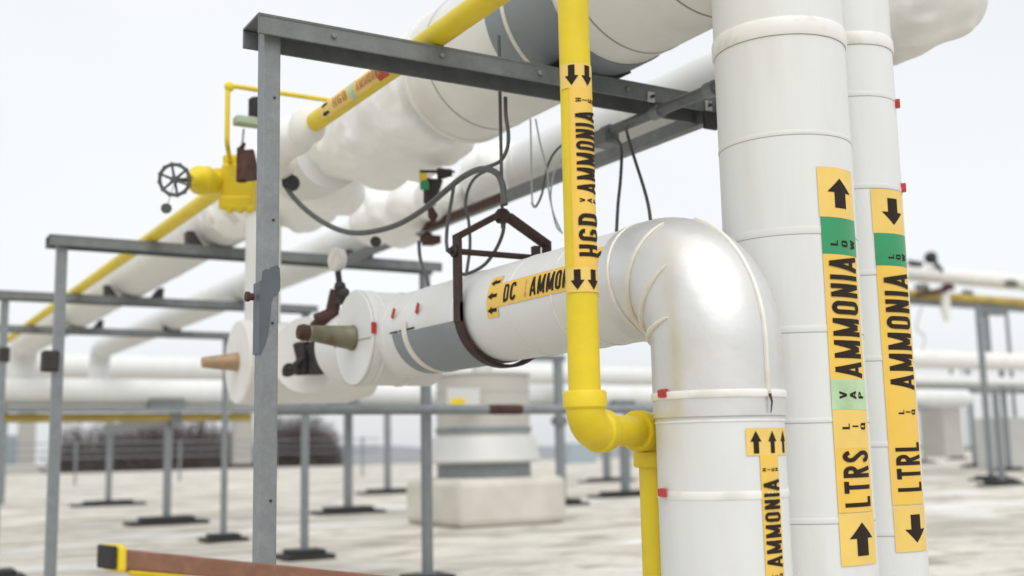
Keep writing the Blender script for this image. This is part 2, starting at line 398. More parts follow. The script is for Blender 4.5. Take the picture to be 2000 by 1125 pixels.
# ------------------------------------------------------------------ galvanised support frames
def channel(mb, x0, x1, y, z, wd=.225, fl=.095, t=.012):
    mb.bbox((x0, y, z-t), (x1, y+wd, z)); mb.bbox((x0, y, z-fl), (x1, y+t, z-t)); mb.bbox((x0, y+wd-t, z-fl), (x1, y+wd, z-t))
    return mb
FRX = P(505, 23, 4.9).x
def foot(parent, x, y):
    m = MB(); m.bbox((x-.32, y-.28, 0), (x+.32, y+.28, .06)); m.bbox((x-.22, y-.2, .06), (x+.22, y+.2, .12))
    m.build('foot', M['rubber'], parent, bevel=.012)
def frame(y, x0, x1, posts, label, sz=.08, feet=True, matn='galv', fl=.095):
    t = thing('support_frame', (posts[0], y+.1, 0), label, 'pipe support', 'galvanised frames under the overhead pipes')
    channel(MB(), x0, x1, y, Z0, fl=fl).build('beam', M['galv_dark'], t, bevel=.003)
    for p in posts:
        zt = Z0-.012
        MB().bbox((p-sz/2, y+.1-sz/2, .05), (p+sz/2, y+.1+sz/2, zt)).build('post', M['galv'], t, bevel=.006)
        if feet: foot(t, p, y+.1)
        MB().bbox((p-sz/2-.03, y+.1-sz/2-.02, .12), (p+sz/2+.03, y+.1+sz/2+.02, .13)).build('base_plate', M['galv'], t)
    return t
Y1f = P(505, 23, 4.9).y
f1p = V((PY(524, 300, Y1f+.1).x, 0, 0))
f1 = frame(Y1f, FRX, 4.55, [PY(524, 300, Y1f+.1).x, 4.45], 'nearest tall galvanised frame with a peeling dark grey patch on its post')
for xx in (.35, .9, 1.45, 2.0, 2.55):
    MB().lathe((FRX+xx, Y1f-.001, Z0-.05), -Y_, [(-.004, .013), (.008, .013), (.012, .009)], 6).build('bolt', M['galv'], f1)
for zz_ in (1.15, 1.9, 2.35, 2.9):
    MB().lathe((f1p.x+.012, Y1f+.058, zz_), -Y_, [(-.004, .006), (.002, .006)], 8).build('drill_hole', M['darkiron'], f1)
# peeled dark wrap on the front post, bolts, clips, rust
px_ = PY(524, 300, Y1f+.1).x
pz = lambda y: PY(515, y, Y1f+.04).z
m = MB(); yf = Y1f+.1-.0402
cols = [(0, 548, 692), (.1, 546, 690), (.12, 529, 688), (.27, 524, 676), (.42, 525, 655), (.52, 520, 622), (.57, 519, 592), (.66, 518, 578), (.85, 514, 573), (.96, 521, 566), (1, 545, 560)]
W_ = .092
for (a, t0, b0), (c, t1, b1) in zip(cols, cols[1:]):
    xa, xb = px_-W_/2+W_*a, px_-W_/2+W_*c
    m.add([(xa, yf-.0025, pz(t0)), (xb, yf-.0025, pz(t1)), (xb, yf-.0025, pz(b1)), (xa, yf-.0025, pz(b0)),
           (xa, yf+.001, pz(t0)), (xb, yf+.001, pz(t1)), (xb, yf+.001, pz(b1)), (xa, yf+.001, pz(b0))],
          [(0,1,2,3), (7,6,5,4), (0,4,5,1), (3,2,6,7), (0,3,7,4), (1,5,6,2)], False)
m.bbox((px_-W_/2-.001, yf-.0035, pz(690)), (px_-W_/2+.004, yf+.08, pz(549)))
m.build('peeling_wrap', M['wrap'], f1)
MB().lathe((px_-.058, Y1f+.1, pz(577)), -X_, [(0, .016), (.02, .016), (.02, .022), (.035, .022)], 12).build('bolt', M['rust'], f1)
for q in ((1271, 190), (1383, 207)):
    p = PY(q[0], q[1], Y1f-.004)
    MB().bbox((p.x-.022, Y1f-.012, p.z-.028), (p.x+.022, Y1f-.001, p.z+.028)).build('clip', M['lightmetal'], f1, bevel=.003)
    MB().lathe((p.x, Y1f-.03, p.z), Y_, [(0, .009), (.018, .009)], 8).build('bolt', M['darkiron'], f1)
m = MB(); p = PY(1385, 225, Y1f); m.bbox((p.x-.05, Y1f-.02, Z0-.2), (p.x+.04, Y1f-.002, Z0-.1)); m.build('bracket', M['darkiron'], f1, bevel=.003)

f2 = frame(10.18, FRX, 5.28, [PY(113, 700, 10.28).x, PY(832, 800, 10.28).x], 'second galvanised frame back, left post carrying a dark clamp', .088)
p = PY(102, 700, 10.1)
MB().bbox((p.x-.06, 10.2, p.z-.1), (p.x+.075, 10.36, p.z+.08)).build('clamp', M['darkiron'], f2, bevel=.02)
f3 = frame(13.9, FRX, 5.36, [FRX+.1, PY(596, 800, 14.0).x], 'third galvanised frame back, right post behind the tall front post', .085)
f4 = frame(17.55, FRX-.1, 5.4, [FRX, PY(440, 800, 17.65).x], 'farthest galvanised overhead frame, thin beam behind the third', .085)
tag(f4, group='galvanised frames under the overhead pipes')
p = PY(10, 690, 13.9)
MB().bbox((p.x-.06, 13.95, p.z-.1), (p.x+.06, 14.08, p.z+.08)).build('clamp', M['darkiron'], f3, bevel=.02)

# low handrail-like rail between frames
t = thing('low_rail', (4.0, 10.05, 0), 'long horizontal grey rail with a rusty patch, left of the yellow elbow', 'rail')
ra = PY(500, 801, 10.05); rb = PY(1420, 799, 10.05); rz = (ra.z+PY(1100, 799, 10.05).z)/2
MB().tube([V((ra.x, 10.05, rz)), V((rb.x, 10.05, rz))], .05, 20).build('rail', M['galv'], t)
rx = PY(985, 799, 10.05).x
MB().tube([V((rx-.2, 10.05, rz)), V((rx-.1, 10.05, rz)), V((rx+.14, 10.05, rz)), V((rx+.2, 10.05, rz))], [.0505, .053, .053, .0505], 20, False).build('rusty_sleeve', M['rust'], t)
for xx in (PY(521, 900, 10.05).x, PY(1400, 900, 10.05).x):
    MB().tube([V((xx, 10.05, 0)), V((xx, 10.05, rz-.05))], .04, 14).build('post', M['galv'], t)

# ================================================================== RISERS (right)
def riser_label(parent, ax_o, r, ang_c, z0, z1, wdt, blocks, lmat='amber', name='label'):
    """blocks: list of dicts in label coordinates; u grows upward, v grows to the LEFT as seen (letter tops left)"""
    front = V((CP.x-ax_o.x, CP.y-ax_o.y, 0)).normalized()
    right = Z_.cross(front)                    # viewer's right seen from the camera
    e = front*math.cos(ang_c)+right*math.sin(ang_c); g = -(Z_.cross(e))
    o = V((ax_o.x, ax_o.y, 0))
    lab = Sheet().rect(z0, -wdt/2, z1, wdt/2).bend(name, M[lmat], parent, o, Z_, e, g, r, .0030)
    for b in blocks:
        k = b[0]
        if k == 'patch': Sheet().rect(b[1], -wdt/2-.0005, b[2], wdt/2+.0005).bend('colour_block', M[b[3]], lab, o, Z_, e, g, r, .0036)
        if k == 'text': Sheet().text(b[1], b[2], -b[5]/2+b[6], b[5], b[3]-b[2]).bend('lettering', M[b[4]], lab, o, Z_, e, g, r, .0044)
        if k == 'stack': stacked(Sheet(), b[1], b[2], b[4], b[5], b[3]).bend('lettering', M['ink'], lab, o, Z_, e, g, r, .0044)
        if k == 'arrow': Sheet().arrow(b[1], b[2], b[3], b[4]).bend('arrow', M['ink'], lab, o, Z_, e, g, r, .0044)
    return lab
def zof(px, py, o):                             # height on a riser seen at a pixel
    d = ray(px, py); tt = (o.x*fw.x+o.y*fw.y)/(fw.x*d.x+fw.y*d.y)
    n = V((o.x, o.y, 0)); tt = n.dot(n)/n.dot(V((d.x, d.y, 0))); return CP.z+d.z*tt
# the riser beside the camera: LTRS
oA = P(1529, 250, 4.75); rA = .272
tA = thing('riser_pipe', (oA.x, oA.y, 0), 'widest white riser, reads LTRS AMMONIA with a green LOW block', 'insulated pipe')
def fr(o): return V((CP.x-o.x, CP.y-o.y, 0)).normalized()
ztopA = zof(1520, 48, oA+fr(oA)*rA)
zA = lambda y, px=1540: zof(px, y, oA+fr(oA)*rA)
pts = fillet([V((oA.x, oA.y, 0)), V((oA.x, oA.y, Z0+.5)), V((oA.x-.05, oA.y+.45, Z0+.5))], .40, 14)
MB().tube(pts, rA, 72).build('pipe_jacket', M['jacket_v'], tA)
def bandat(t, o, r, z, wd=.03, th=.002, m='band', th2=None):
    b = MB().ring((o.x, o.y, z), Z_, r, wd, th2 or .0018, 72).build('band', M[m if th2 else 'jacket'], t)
    MB().ring((o.x, o.y, z-wd/2-.001), Z_, r, .0028, .0012, 72).build('band_shadow_line', M['seam'], b)  # thin dark ring drawn as the shadow line under the band
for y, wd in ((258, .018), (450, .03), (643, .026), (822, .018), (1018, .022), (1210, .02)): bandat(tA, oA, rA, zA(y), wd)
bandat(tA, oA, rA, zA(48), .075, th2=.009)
# second riser: LTRL
oB = P(1660, 250, 5.2); rB = .208
tB = thing('riser_pipe', (oB.x, oB.y, 0), 'narrower white riser at far right with torn LTRL AMMONIA label', 'insulated pipe')
zB = lambda y, px=1690: zof(px, y, oB+fr(oB)*rB)
pts = fillet([V((oB.x, oB.y, 0)), V((oB.x, oB.y, Z0+.42)), V((oB.x, oB.y+.7, Z0+.42))], .34, 14)
MB().tube(pts, rB, 64).build('pipe_jacket', M['jacket_v'], tB)
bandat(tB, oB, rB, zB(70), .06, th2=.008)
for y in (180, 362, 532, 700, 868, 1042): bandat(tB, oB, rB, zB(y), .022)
for y, col in ((188, 'red'), (357, 'red')):
    rt = Z_.cross(fr(oB)); e = rt; q = V((oB.x, oB.y, zB(y)))+(rt*.985+fr(oB)*.17)*(rB+.008)
    MB().box(q, rt*.012, fr(oB)*.012, Z_*.02).build('band_buckle', M[col], tB, bevel=.003)
# labels ---------------------------------------------------------------
aw = rad(44); wA = rA*rad(43); z = zA
zl = lambda y, px=1650: zof(px, y, oA+(fr(oA)*math.cos(rad(50))+Z_.cross(fr(oA))*math.sin(rad(50)))*rA)
l0, l1 = zl(1000, 1665), zl(427, 1637)
riser_label(tA, oA, rA, rad(48.5), l0, l1, wA, [
    ('patch', zl(499, 1637), zl(427, 1637), 'green'), ('patch', zl(800, 1655), zl(741, 1652), 'mint'), ('patch', zl(876, 1655), zl(801, 1655), 'amber2'),
    ('stack', 'LOW', zl(477, 1640), .036, .075, -.092), ('stack', 'VAP', zl(772, 1655), .037, .075, -.080), ('stack', 'LIQ', zl(833, 1655), .036, .070, -.080),
    ('text', 'AMMONIA', zl(737, 1650), zl(503, 1640), 'ink', .155, 0), ('text', 'LTRS', zl(990, 1665), zl(880, 1660), 'ink', .15, -.004)])
riser_label(tA, oA, rA, rad(48), zl(427, 1635), zl(330, 1630), wA*1.02, [('arrow', zl(408, 1635), zl(350, 1635), -.004, .135)], 'amber2', 'arrow_label')
riser_label(tA, oA, rA, rad(49), zl(1103, 1667), zl(1001, 1667), wA*1.03, [('arrow', zl(1085, 1667), zl(1020, 1667), -.004, .135)], 'amber2', 'arrow_label')
zm = lambda y, px=1740: zof(px, y, oB+(fr(oB)*math.cos(rad(46))+Z_.cross(fr(oB))*math.sin(rad(46)))*rB)
wB = rB*rad(54)
riser_label(tB, oB, rB, rad(47), zm(985, 1765), zm(457, 1735), wB, [
    ('patch', zm(520, 1740), zm(457, 1735), 'green'),
    ('stack', 'LOW', zm(502, 1740), .032, .045, -.085), ('stack', 'LIQ', zm(805, 1757), .030, .045, -.07),
    ('text', 'AMMONIA', zm(760, 1755), zm(535, 1742), 'ink', .15, -.006), ('text', 'LTRL', zm(960, 1765), zm(864, 1760), 'ink', .15, -.006)])
riser_label(tB, oB, rB, rad(46), zm(457, 1735), zm(371, 1730), wB, [('arrow', zm(388, 1733), zm(440, 1733), -.01, .125)], 'amber2', 'arrow_label')
riser_label(tB, oB, rB, rad(47.5), zm(1077, 1770), zm(987, 1768), wB, [('arrow', zm(1005, 1768), zm(1060, 1768), -.012, .125)], 'amber2', 'arrow_label')

# ================================================================== DC HEADER with aluminium elbow
DX = P(1400, 520, 4.3).x; cD = PX(1391, 524, DX); rD = .24
DZ = cD.z
tD = thing('insulated_header', (cD.x, cD.y, 0), 'white ammonia header with silvery elbow at its near end, three up arrows', 'insulated pipe')
yD = lambda px, py=600: PX(px, py, DX).y      # distance along the header at a pixel column
yend = yD(682, 678)
BR = .30
pts = fillet([V((DX, yend-.05, DZ)), V((DX, cD.y, DZ)), V((DX, cD.y, 0))], BR, 24)
straight_h = [p for p in pts if p.y > cD.y+BR+.02]
y_el = cD.y+BR+.12; z_el = zof(1408, 812, V((DX, cD.y, 0))+fr(cD)*rD)
MB().tube([V((DX, yend, DZ)), V((DX, y_el-.05, DZ))], rD, 80).build('pipe_jacket', M['jacket'], tD)
MB().tube([V((DX, cD.y, 0)), V((DX, cD.y, z_el+.05))], rD, 80).build('leg_jacket', M['jacket_v'], tD)
el = [V((DX, y_el, DZ))]+[p for p in pts[1:-1]]+[V((DX, cD.y, z_el))]
elm = MB().tube(el, rD+.007, 80, False)
elm.build('elbow_jacket', M['alu'], tD)
cc = V((DX, cD.y+BR, DZ-BR))
def bead(a, dl, w_=.012, rr=rD+.006, span=None, sh=0):
    # a: angle through the bend from the horizontal end (0) to the vertical end (90)
    u_ = V((0, -math.sin(rad(a)), math.cos(rad(a)))); c = cc+u_*BR; tan = V((0, -math.cos(rad(a)), -math.sin(rad(a))))
    s0, s1 = span or (-180, 180); pl = []; rs = []
    n = 48
    for i in range(n+1):
        b = rad(lerp(s0, s1, i/n)); k = math.sin(math.pi*i/n) if span else 1
        pl.append(c-tan*dl*math.cos(b)*0+(-X_*math.cos(b)-u_*math.sin(b))*(rr+.002)+tan*sh*math.sin(b)); rs.append(w_*(.25+.75*k**.5))
    MB().tube(pl, rs, 8).build('gore_bead', M['bead'], tD)
bead(-8, 0, .008)
bead(18, 0, .013, span=(-62, 200)); bead(44, 0, .016, span=(-28, 200)); bead(73, 0, .017, span=(-8, 195))
# long seam bead down the outside right of the elbow
ft = fr(cD); rt = Z_.cross(ft)
kx_ = (rt*math.sin(rad(46))+ft*math.cos(rad(46)))
cx_ = kx_.x; cy_ = -kx_.y; nn_ = math.hypot(cx_, cy_); cx_ /= nn_; cy_ /= nn_
sb = []
for a_ in (20, 32, 44, 56, 68, 80):
    u_ = V((0, -math.sin(rad(a_)), math.cos(rad(a_)))); sb.append(cc+u_*BR+(X_*cx_+u_*cy_)*(rD+.009))
for y_ in (670, 720, 765): sb.append(V((DX, cD.y, zof(1490, y_, V((DX, cD.y, 0))+ft*rD*.7)))+kx_*(rD+.009))
MB().tube(smooth(sb), .010, 8).build('seam_bead', M['bead'], tD)
zleg = lambda y: zof(1408, y, V((DX, cD.y, 0))+ft*rD)
MB().ring((DX, cD.y, zleg(768)), Z_, rD+.009, .028, .004, 80).build('band', M['band'], tD)
for y_ in (815, 962): MB().ring((DX, cD.y, zleg(y_)-.012), Z_, rD, .03 if y_ == 962 else .008, .003, 80).build('band', M['band'], tD)
for (px, y_, a) in ((1312, 768, -51), (1301, 962, -58)):
    d_ = ft*math.cos(rad(a))+rt*math.sin(rad(a)); s_ = Z_.cross(d_)
    q = V((DX, cD.y, zof(px, y_, V((DX, cD.y, 0))+d_*rD)))+d_*(rD+.014)
    b = MB().box(q, d_*.006, s_*.016, Z_*.016); b.box(q-s_*.026, d_*.004, s_*.008, Z_*.014)
    b.build('band_buckle', M['red'], tD, bevel=.002)
q = V((DX, cD.y, zleg(775)))+(rt*math.sin(rad(46))+ft*math.cos(rad(46)))*(rD+.016)
MB().tube([q+Z_*.01, q-Z_*.02+rt*.006, q-Z_*.06], [.006, .004, .002], 6).build('strap_tail', M['darkiron'], tD)
# header bands
for px, wd, th in ((1205, .014, .003), (820, .012, .003), (1165, .012, .003), (1075, .012, .003), (962, .02, .004), (862, .014, .004), (790, .03, .005)):
    MB().ring((DX, yD(px), DZ), Y_, rD, wd, th, 72).build('band', M['band'], tD)
# grey saddle wrap under the hanger
ya, yb = yD(985, 640), yD(842, 640)
MB().shell((DX, 0, DZ), Y_, -X_, rD+.001, ya, yb, rad(-122), rad(-8), .005).build('saddle_wrap', M['patch'], tD)
MB().shell((DX, 0, DZ), Y_, -X_, rD+.004, yD(872), yD(862), rad(-130), rad(4), .005).build('wrap_strip', M['bead'], tD)
# DC label : runs along the pipe, letters upright
def side_label(parent, o, r, y0, y1, ang, wdt, items, name='label', lm='amber'):
    e = (-X_*math.cos(ang)+Z_*math.sin(ang)); g = (X_*math.sin(ang)+Z_*math.cos(ang)); d = -Y_
    lab = Sheet().rect(-y0, -wdt/2, -y1, wdt/2).bend(name, M[lm], parent, o, d, e, g, r, .0030)
    for b in items:
        if b[0] == 'text': Sheet().text(b[1], -b[2], -b[4]/2, b[4], b[2]-b[3]).bend('lettering', M[b[5]], lab, o, d, e, g, r, .0044)
        if b[0] == 'arrow': Sheet().arrow(-b[1], -b[2], b[3], b[4]).bend('arrow', M['ink'], lab, o, d, e, g, r, .0044)
        if b[0] == 'vstack':
            for i, c in enumerate(b[1]):
                wd = glyph(c)[0]*b[4]; Sheet().text(c, -b[2]-wd/2, lerp(b[3], -b[3], (i+.5)/len(b[1]))-b[4]/2, b[4], wd*1.2).bend('lettering', M['inkfade'], lab, o, d, e, g, r, .0044)
        if b[0] == 'block': Sheet().rect(-b[1], -wdt/2, -b[2], wdt/2).bend('colour_block', M[b[3]], lab, o, d, e, g, r, .0036)
    return lab
oD = V((DX, 0, DZ)); PXs = DX-rD
ys = lambda px, py: PX(px, py, PXs+.012).y
ang = rad(10)
side_label(tD, oD, rD, ys(975, 585), ys(1180, 540), ang, .115, [
    ('text', 'DC', ys(988, 582), ys(1012, 578), .085, 'ink'), ('vstack', 'LIQ', ys(1031, 575), .042, .022),
    ('text', 'AMMONIA', ys(1040, 572), ys(1140, 550), .085, 'ink')])
side_label(tD, oD, rD, ys(955, 590), ys(977, 585), ang, .205, [
    ('arrow', ys(975, 590), ys(957, 590), .068, .036), ('arrow', ys(975, 590), ys(957, 590), 0, .036), ('arrow', ys(975, 590), ys(957, 590), -.068, .036)], 'arrow_label')
side_label(tD, oD, rD, ys(1158, 545), ys(1180, 540), ang, .22, [
    ('arrow', ys(1179, 545), ys(1160, 545), .07, .036), ('arrow', ys(1179, 545), ys(1160, 545), -.07, .036)], 'arrow_label')
# leg label AMMONIA HIGH with three arrows
zk = lambda y, px=1500: zof(px, y, V((DX, cD.y, 0))+(ft*math.cos(rad(48))+rt*math.sin(rad(48)))*rD)
riser_label(tD, V((DX, cD.y, 0)), rD, rad(45.5), zk(1400), zk(889), .094, [
    ('text', 'AMMONIA', zk(1107), zk(937), 'ink', .078, 0), ('stack', 'HIGH', zk(917), .0155, .042, -.042), ('stack', 'LIQ', zk(1124), .018, .038, -.038), ('text', 'DC', zk(1200), zk(1150), 'ink', .078, 0)])
riser_label(tD, V((DX, cD.y, 0)), rD, rad(49.5), zk(889), zk(836), .232, [
    ('arrow', zk(885), zk(841), .077, .046), ('arrow', zk(885), zk(841), .0, .046), ('arrow', zk(885), zk(841), -.077, .046)], 'amber2', 'arrow_label')
# valve cover pointing to -X near the far end of the header
vy = PX(722, 668, DX-.1).y
vc = V((DX, yD(768, 655), DZ))
vface = PY(690, 660, vc.y)                   # centre of the disc
rv = .285
fx = vface.x; vz = vface.z
c0 = V((fx, vc.y, vz))
MB().lathe(c0, X_, [(0, rv*.97), (.012, rv), (.075, rv), (.08, rv*.985), (.5, rv*.985), (DX-fx+.22, rv*.96)], 72).build('valve_cover', M['jacket'], tD)
MB().ring(c0+X_*.09, X_, rv*.985, .02, .005, 72).build('band', M['band'], tD)
MB().ring(c0+X_*.30, X_, rv*.985, .03, .006, 72).build('band', M['bead'], tD)
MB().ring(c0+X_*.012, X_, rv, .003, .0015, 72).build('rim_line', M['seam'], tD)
for (q0_, q1_) in (((762, 651), (776, 648)), ((780, 647), (808, 640))):
    MB().tube([PX(*q0_, DX-rD-.003), PX(*q1_, DX-rD-.003)], .005, 6).build('lap_seam', M['darkiron'], tD)
MB().tube([PX(654, 678, DX-rD-.002), PX(676, 672, DX-rD-.002)], .005, 6).build('lap_seam', M['darkiron'], tD)
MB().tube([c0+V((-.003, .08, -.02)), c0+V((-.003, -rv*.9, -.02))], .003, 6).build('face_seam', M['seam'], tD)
cn = c0-X_*.002
cone_end = PY(600, 650, vc.y)
d_ = (cone_end-cn); d_.y = 0
sc_ = MB().lathe(cn, d_, [(0, .075), (.01, .077), (.02, .072), (d_.length*.93, .045), (d_.length*.95, .048), (d_.length, .042)], 32).build('stem_cover', M['bronze'], tD)
MB().lathe(cn+d_*.95, d_, [(0, .045), (.04, .05), (.07, .04)], 24).build('stem_cap', M['rust'], sc_)
# red tags on the header
for (px, py, s, an) in ((730, 640, 1., 0), (768, 612, .7, 35), (815, 602, .7, 30)):
    q = PX(px, py, DX-rD-.005)
    if px == 730: q = PY(px, py, vc.y-rv-.004)
    dx = V((math.cos(rad(an)), 0, math.sin(rad(an)))) if px == 730 else V((0, -math.sin(rad(an)), math.cos(rad(an))))
    dy = V((0, 0, 1)) if px == 730 else V((0, math.cos(rad(an)), math.sin(rad(an))))
    if px == 730: MB().box(q, X_*.016, Y_*.004, Z_*.033).build('band_buckle', M['red'], tD, bevel=.003)
    else: MB().box(q, X_*.005, dy*.012, dx*.03).build('band_buckle', M['red'], tD, bevel=.003)
# seam line
for (p0, p1) in (((752, 652), (800, 640)), ((655, 682), (640, 686))):
    pass

# small rusty valve and gauge on top of the valve cover
tg = thing('pressure_gauge', tuple(P(650, 660, 7.3)), 'round pale gauge on a rusty stacked valve above the white disc', 'gauge')
dg = 7.25
g0 = P(657, 507, dg); nrm = (-X_*.95-Y_*.25).normalized()
MB().lathe(g0, nrm, [(-.03, .074), (.012, .078), (.016, .07)], 36).build('case', M['lightmetal'], tg)
MB().lathe(g0+nrm*.017, nrm, [(0, .066), (.002, .066)], 36).build('dial', M['glass'], tg)
m = MB(); m.tube([P(660, 530, dg), P(664, 560, dg)], .02, 12); m.lathe(P(664, 552, dg), -Z_, [(0, .03), (.03, .04), (.05, .03), (.09, .03), (.1, .042), (.14, .04)], 16)
m.build('stem', M['darkiron'], tg)
m = MB(); m.sphere(P(672, 572, dg-.05), .036); m.lathe(P(652, 570, dg), -Z_, [(0, .02), (.05, .028), (.09, .02)], 14); m.wob(.006, 20).build('needle_valve', M['darkiron'], tg)
m = MB(); m.tube([P(656, 565, dg), P(650, 600, dg), P(646, 630, dg)], [.035, .045, .04], 12); m.tube([P(655, 612, dg), P(618, 628, dg)], [.045, .05], 12); m.tube([P(640, 615, dg), P(612, 640, dg)], .035, 10)
m.wob(.01, 14).build('valve_body', M['rust'], tg)

# clevis hanger -------------------------------------------------------
hy = yD(985, 617)
tH = thing('pipe_hanger', (DX, hy, DZ-rD-.02), 'dark rusty clevis hanger strapped under the white header', 'pipe hanger')
rr = rD+.02; fl = PY(880, 490, hy)
nseg = 36; m = MB()
m.shell((DX, 0, DZ), Y_, -X_, rr-.004, hy-.034, hy+.034, rad(-190), rad(10), .016, 44); m.build('strap', M['oldiron'], tH)
ztop = PY(985, 424, hy).z; zsh = PY(882, 458, hy).z; zbar = PY(880, 490, hy).z
for s in (-1, 1):
    xs = DX+s*(rr+.004)
    m = MB().bbox((xs-.009, hy-.034, DZ-.05), (xs+.009, hy+.034, zsh+.0)); m.build('side_strap', M['oldiron'], tH)
    m = MB().beam(V((xs+s*.005, hy, zsh-.012)), V((DX+s*.03, hy, ztop+.005)), .066, .03, Y_.cross(X_)); m.build('yoke_arm', M['oldiron'], tH)
MB().tube([V((DX-rr-.05, hy, zbar)), V((DX+rr+.05, hy, zbar))], .016, 10).build('cross_bolt', M['oldiron'], tH)
for s in (-1, 1):
    MB().lathe((DX+s*(rr+.012), hy, zbar), X_*s, [(0, .03), (.022, .03)], 6).build('nut', M['darkiron'], tH)
m = MB().bbox((DX+rr-.08, hy-.02, zbar+.002), (DX+rr-.045, hy+.02, zbar+.06)); m.build('spacer', M['oldiron'], tH)
MB().lathe((DX, hy, ztop-.03), Z_, [(0, .03), (.02, .042), (.05, .042), (.07, .025)], 8).build('nut', M['oldiron'], tH)
MB().tube([V((DX, hy, ztop-.06)), V((DX, hy, PY(987, 72, hy).z))], .009, 10).build('rod', M['cable'], tH)

# ================================================================== YELLOW DROP PIPE
aY = P(1143, 770, 4.15); rY = .0585
kY = P(1148, 842, 4.15); bY = P(1274, 842, 4.47); zc = kY.z
aX, aYy = P(1131, 400, 4.15).x, P(1131, 400, 4.15).y
kA = V((aX, aYy, zc)); kB = V((bY.x, bY.y, zc)); dh = (kB-kA); Lh = dh.length; dh.normalize()
tY = thing('drop_pipe', (kB.x, kB.y, 0), 'yellow vertical pipe marked HGD VAP AMMONIA with a lower offset elbow', 'pipe')
MB().tube([kA+Z_*.05, V((aX, aYy, 4.6))], rY, 48).build('upper_pipe', M['yellow'], tY)
MB().tube([kB-Z_*.05, V((kB.x, kB.y, 0))], rY, 40).build('lower_pipe', M['yellow'], tY)
def elbow(k, d1, d2, nm):
    m = MB(); r1 = rY*1.2
    pl = fillet([k+d1*.105, k, k+d2*.105], .085, 12); m.tube(pl, r1, 36)
    for d in (d1, d2):
        m.lathe(k+d*.085, d, [(-.01, r1), (0, r1*1.13), (.05, r1*1.13), (.058, r1*1.05), (.058, rY)], 36)
    m.build(nm, M['yellow'], tY)
elbow(kA, Z_, dh, 'elbow_fitting'); elbow(kB, -dh, -Z_, 'elbow_fitting')
MB().tube([kA+dh*.08, kB-dh*.08], rY, 32).build('offset_nipple', M['yellow'], tY)
oY = V((aX, aYy, 0)); fY = fr(oY)
zy = lambda y: zof(1131, y, oY+fY*rY)
wY = rY*rad(125)
riser_label(tY, oY, rY, rad(38), zy(522), zy(170), wY, [
    ('text', 'HGD', zy(501), zy(417), 'ink', .088, -.001), ('stack', 'VAP', zy(391), .020, .040, -.044),
    ('text', 'AMMONIA', zy(376), zy(216), 'ink', .088, -.001), ('stack', 'HIGH', zy(195), .020, .042, -.050)])
riser_label(tY, oY, rY, rad(20), zy(170), zy(122), rY*rad(165), [('arrow', zy(126), zy(166), .034, .05), ('arrow', zy(126), zy(166), -.026, .05)], 'amber2', 'arrow_label')
riser_label(tY, oY, rY, rad(20), zy(570), zy(522), rY*rad(165), [('arrow', zy(526), zy(566), .034, .05), ('arrow', zy(526), zy(566), -.026, .05)], 'amber2', 'arrow_label')

# ================================================================== BIG OVERHEAD PIPE (left to right, resting on frame 1)
rP = .43; zP = Z0+rP+.012
XP = 3.3
yP = lambda px, py: PX(px, py, XP).y
yPe = 6.05
tP = thing('overhead_header', (XP, 5.0, Z0), 'very wide white overhead pipe resting on the front beam', 'insulated pipe')
MB().lathe((XP, 3.45, zP), Y_, [(0, rP*.9), (.03, rP), (yPe-3.45-.03, rP), (yPe-3.45, rP*.97)], 96).build('pipe_jacket', M['cream'], tP)
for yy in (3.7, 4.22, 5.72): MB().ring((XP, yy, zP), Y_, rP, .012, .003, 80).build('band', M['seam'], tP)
MB().ring((XP, yPe-.03, zP), Y_, rP, .05, .012, 80).build('band', M['cream'], tP)
MB().shell((XP, 0, zP), Y_, -X_, rP+.001, 4.4, 5.0, rad(-128), rad(-8), .007).build('saddle_wrap', M['patch'], tP)
MB().shell((XP, 0, zP), Y_, -X_, rP+.006, 4.80, 4.83, rad(-128), rad(-4), .006).build('wrap_strip', M['bead'], tP)
MB().shell((XP, 0, zP), Y_, -X_, rP+.008, Y1f+.02, Y1f+.18, rad(-120), rad(-60), .012).build('cradle', M['darkiron'], tP)

# big end on the right behind the risers
tE = thing('pipe_end_cap', tuple(P(1800, 100, 6.0)), 'bulging white insulated pipe end above and right of the narrower riser', 'insulated pipe')
sm_ = [P(1835, 8, 5.3), P(1870, 14, 5.42), P(1893, 24, 5.55)]

blob('insulation', [(1640, -40, 120, 5.9), (1700, -25, 130, 5.9), (1755, -10, 126, 5.9), (1800, -15, 118, 5.9), (1815, -30, 88, 5.9), (1825, -40, 74, 5.9)], M['cream'], tE, .025, 7, .05)
MB().tube(smooth([P(1812, 2, 5.62), P(1840, 8, 5.66), P(1866, 15, 5.74), P(1886, 22, 5.86)]), [.012]*24+[.006], 8).build('split_seam', M['darkiron'], tE)

# ================================================================== MAIN RUN beyond: valve insulation and long pipe
rM = .265; zM = Z0+rM+.01; XM = 3.02
tM = thing('overhead_main', (XM, 12, Z0), 'long white overhead main with lumpy valve insulation, fading away left', 'insulated pipe')
pts = fillet([V((XM, 7.6, zM)), V((XM, 23.6, zM)), V((XM, 23.6, 2.9))], .5, 10)
MB().tube(pts, rM, 56).build('pipe_jacket', M['jacket'], tM)
for yy in (10.9, 12.4, 14.8, 16.4, 19, 21): MB().ring((XM, yy, zM), Y_, rM, .03, .005, 56).build('band', M['band'], tM)
for fy in (10.18, 13.9, 17.55):
    for s in (-1, 1):
        m = MB(); a = V((XM+s*.27, fy+.1, Z0)); m.add([a+V((-.07, -.07, 0)), a+V((.07, -.07, 0)), a+V((.07, .07, 0)), a+V((-.07, .07, 0)), a+V((s*.05-.03, -.07, .13)), a+V((s*.05+.03, -.07, .13)), a+V((s*.05+.03, .07, .13)), a+V((s*.05-.03, .07, .13))],
            [(0,1,2,3), (4,5,6,7), (0,1,5,4), (1,2,6,5), (2,3,7,6), (3,0,4,7)], False).build('pipe_shoe', M['darkiron'], tM)
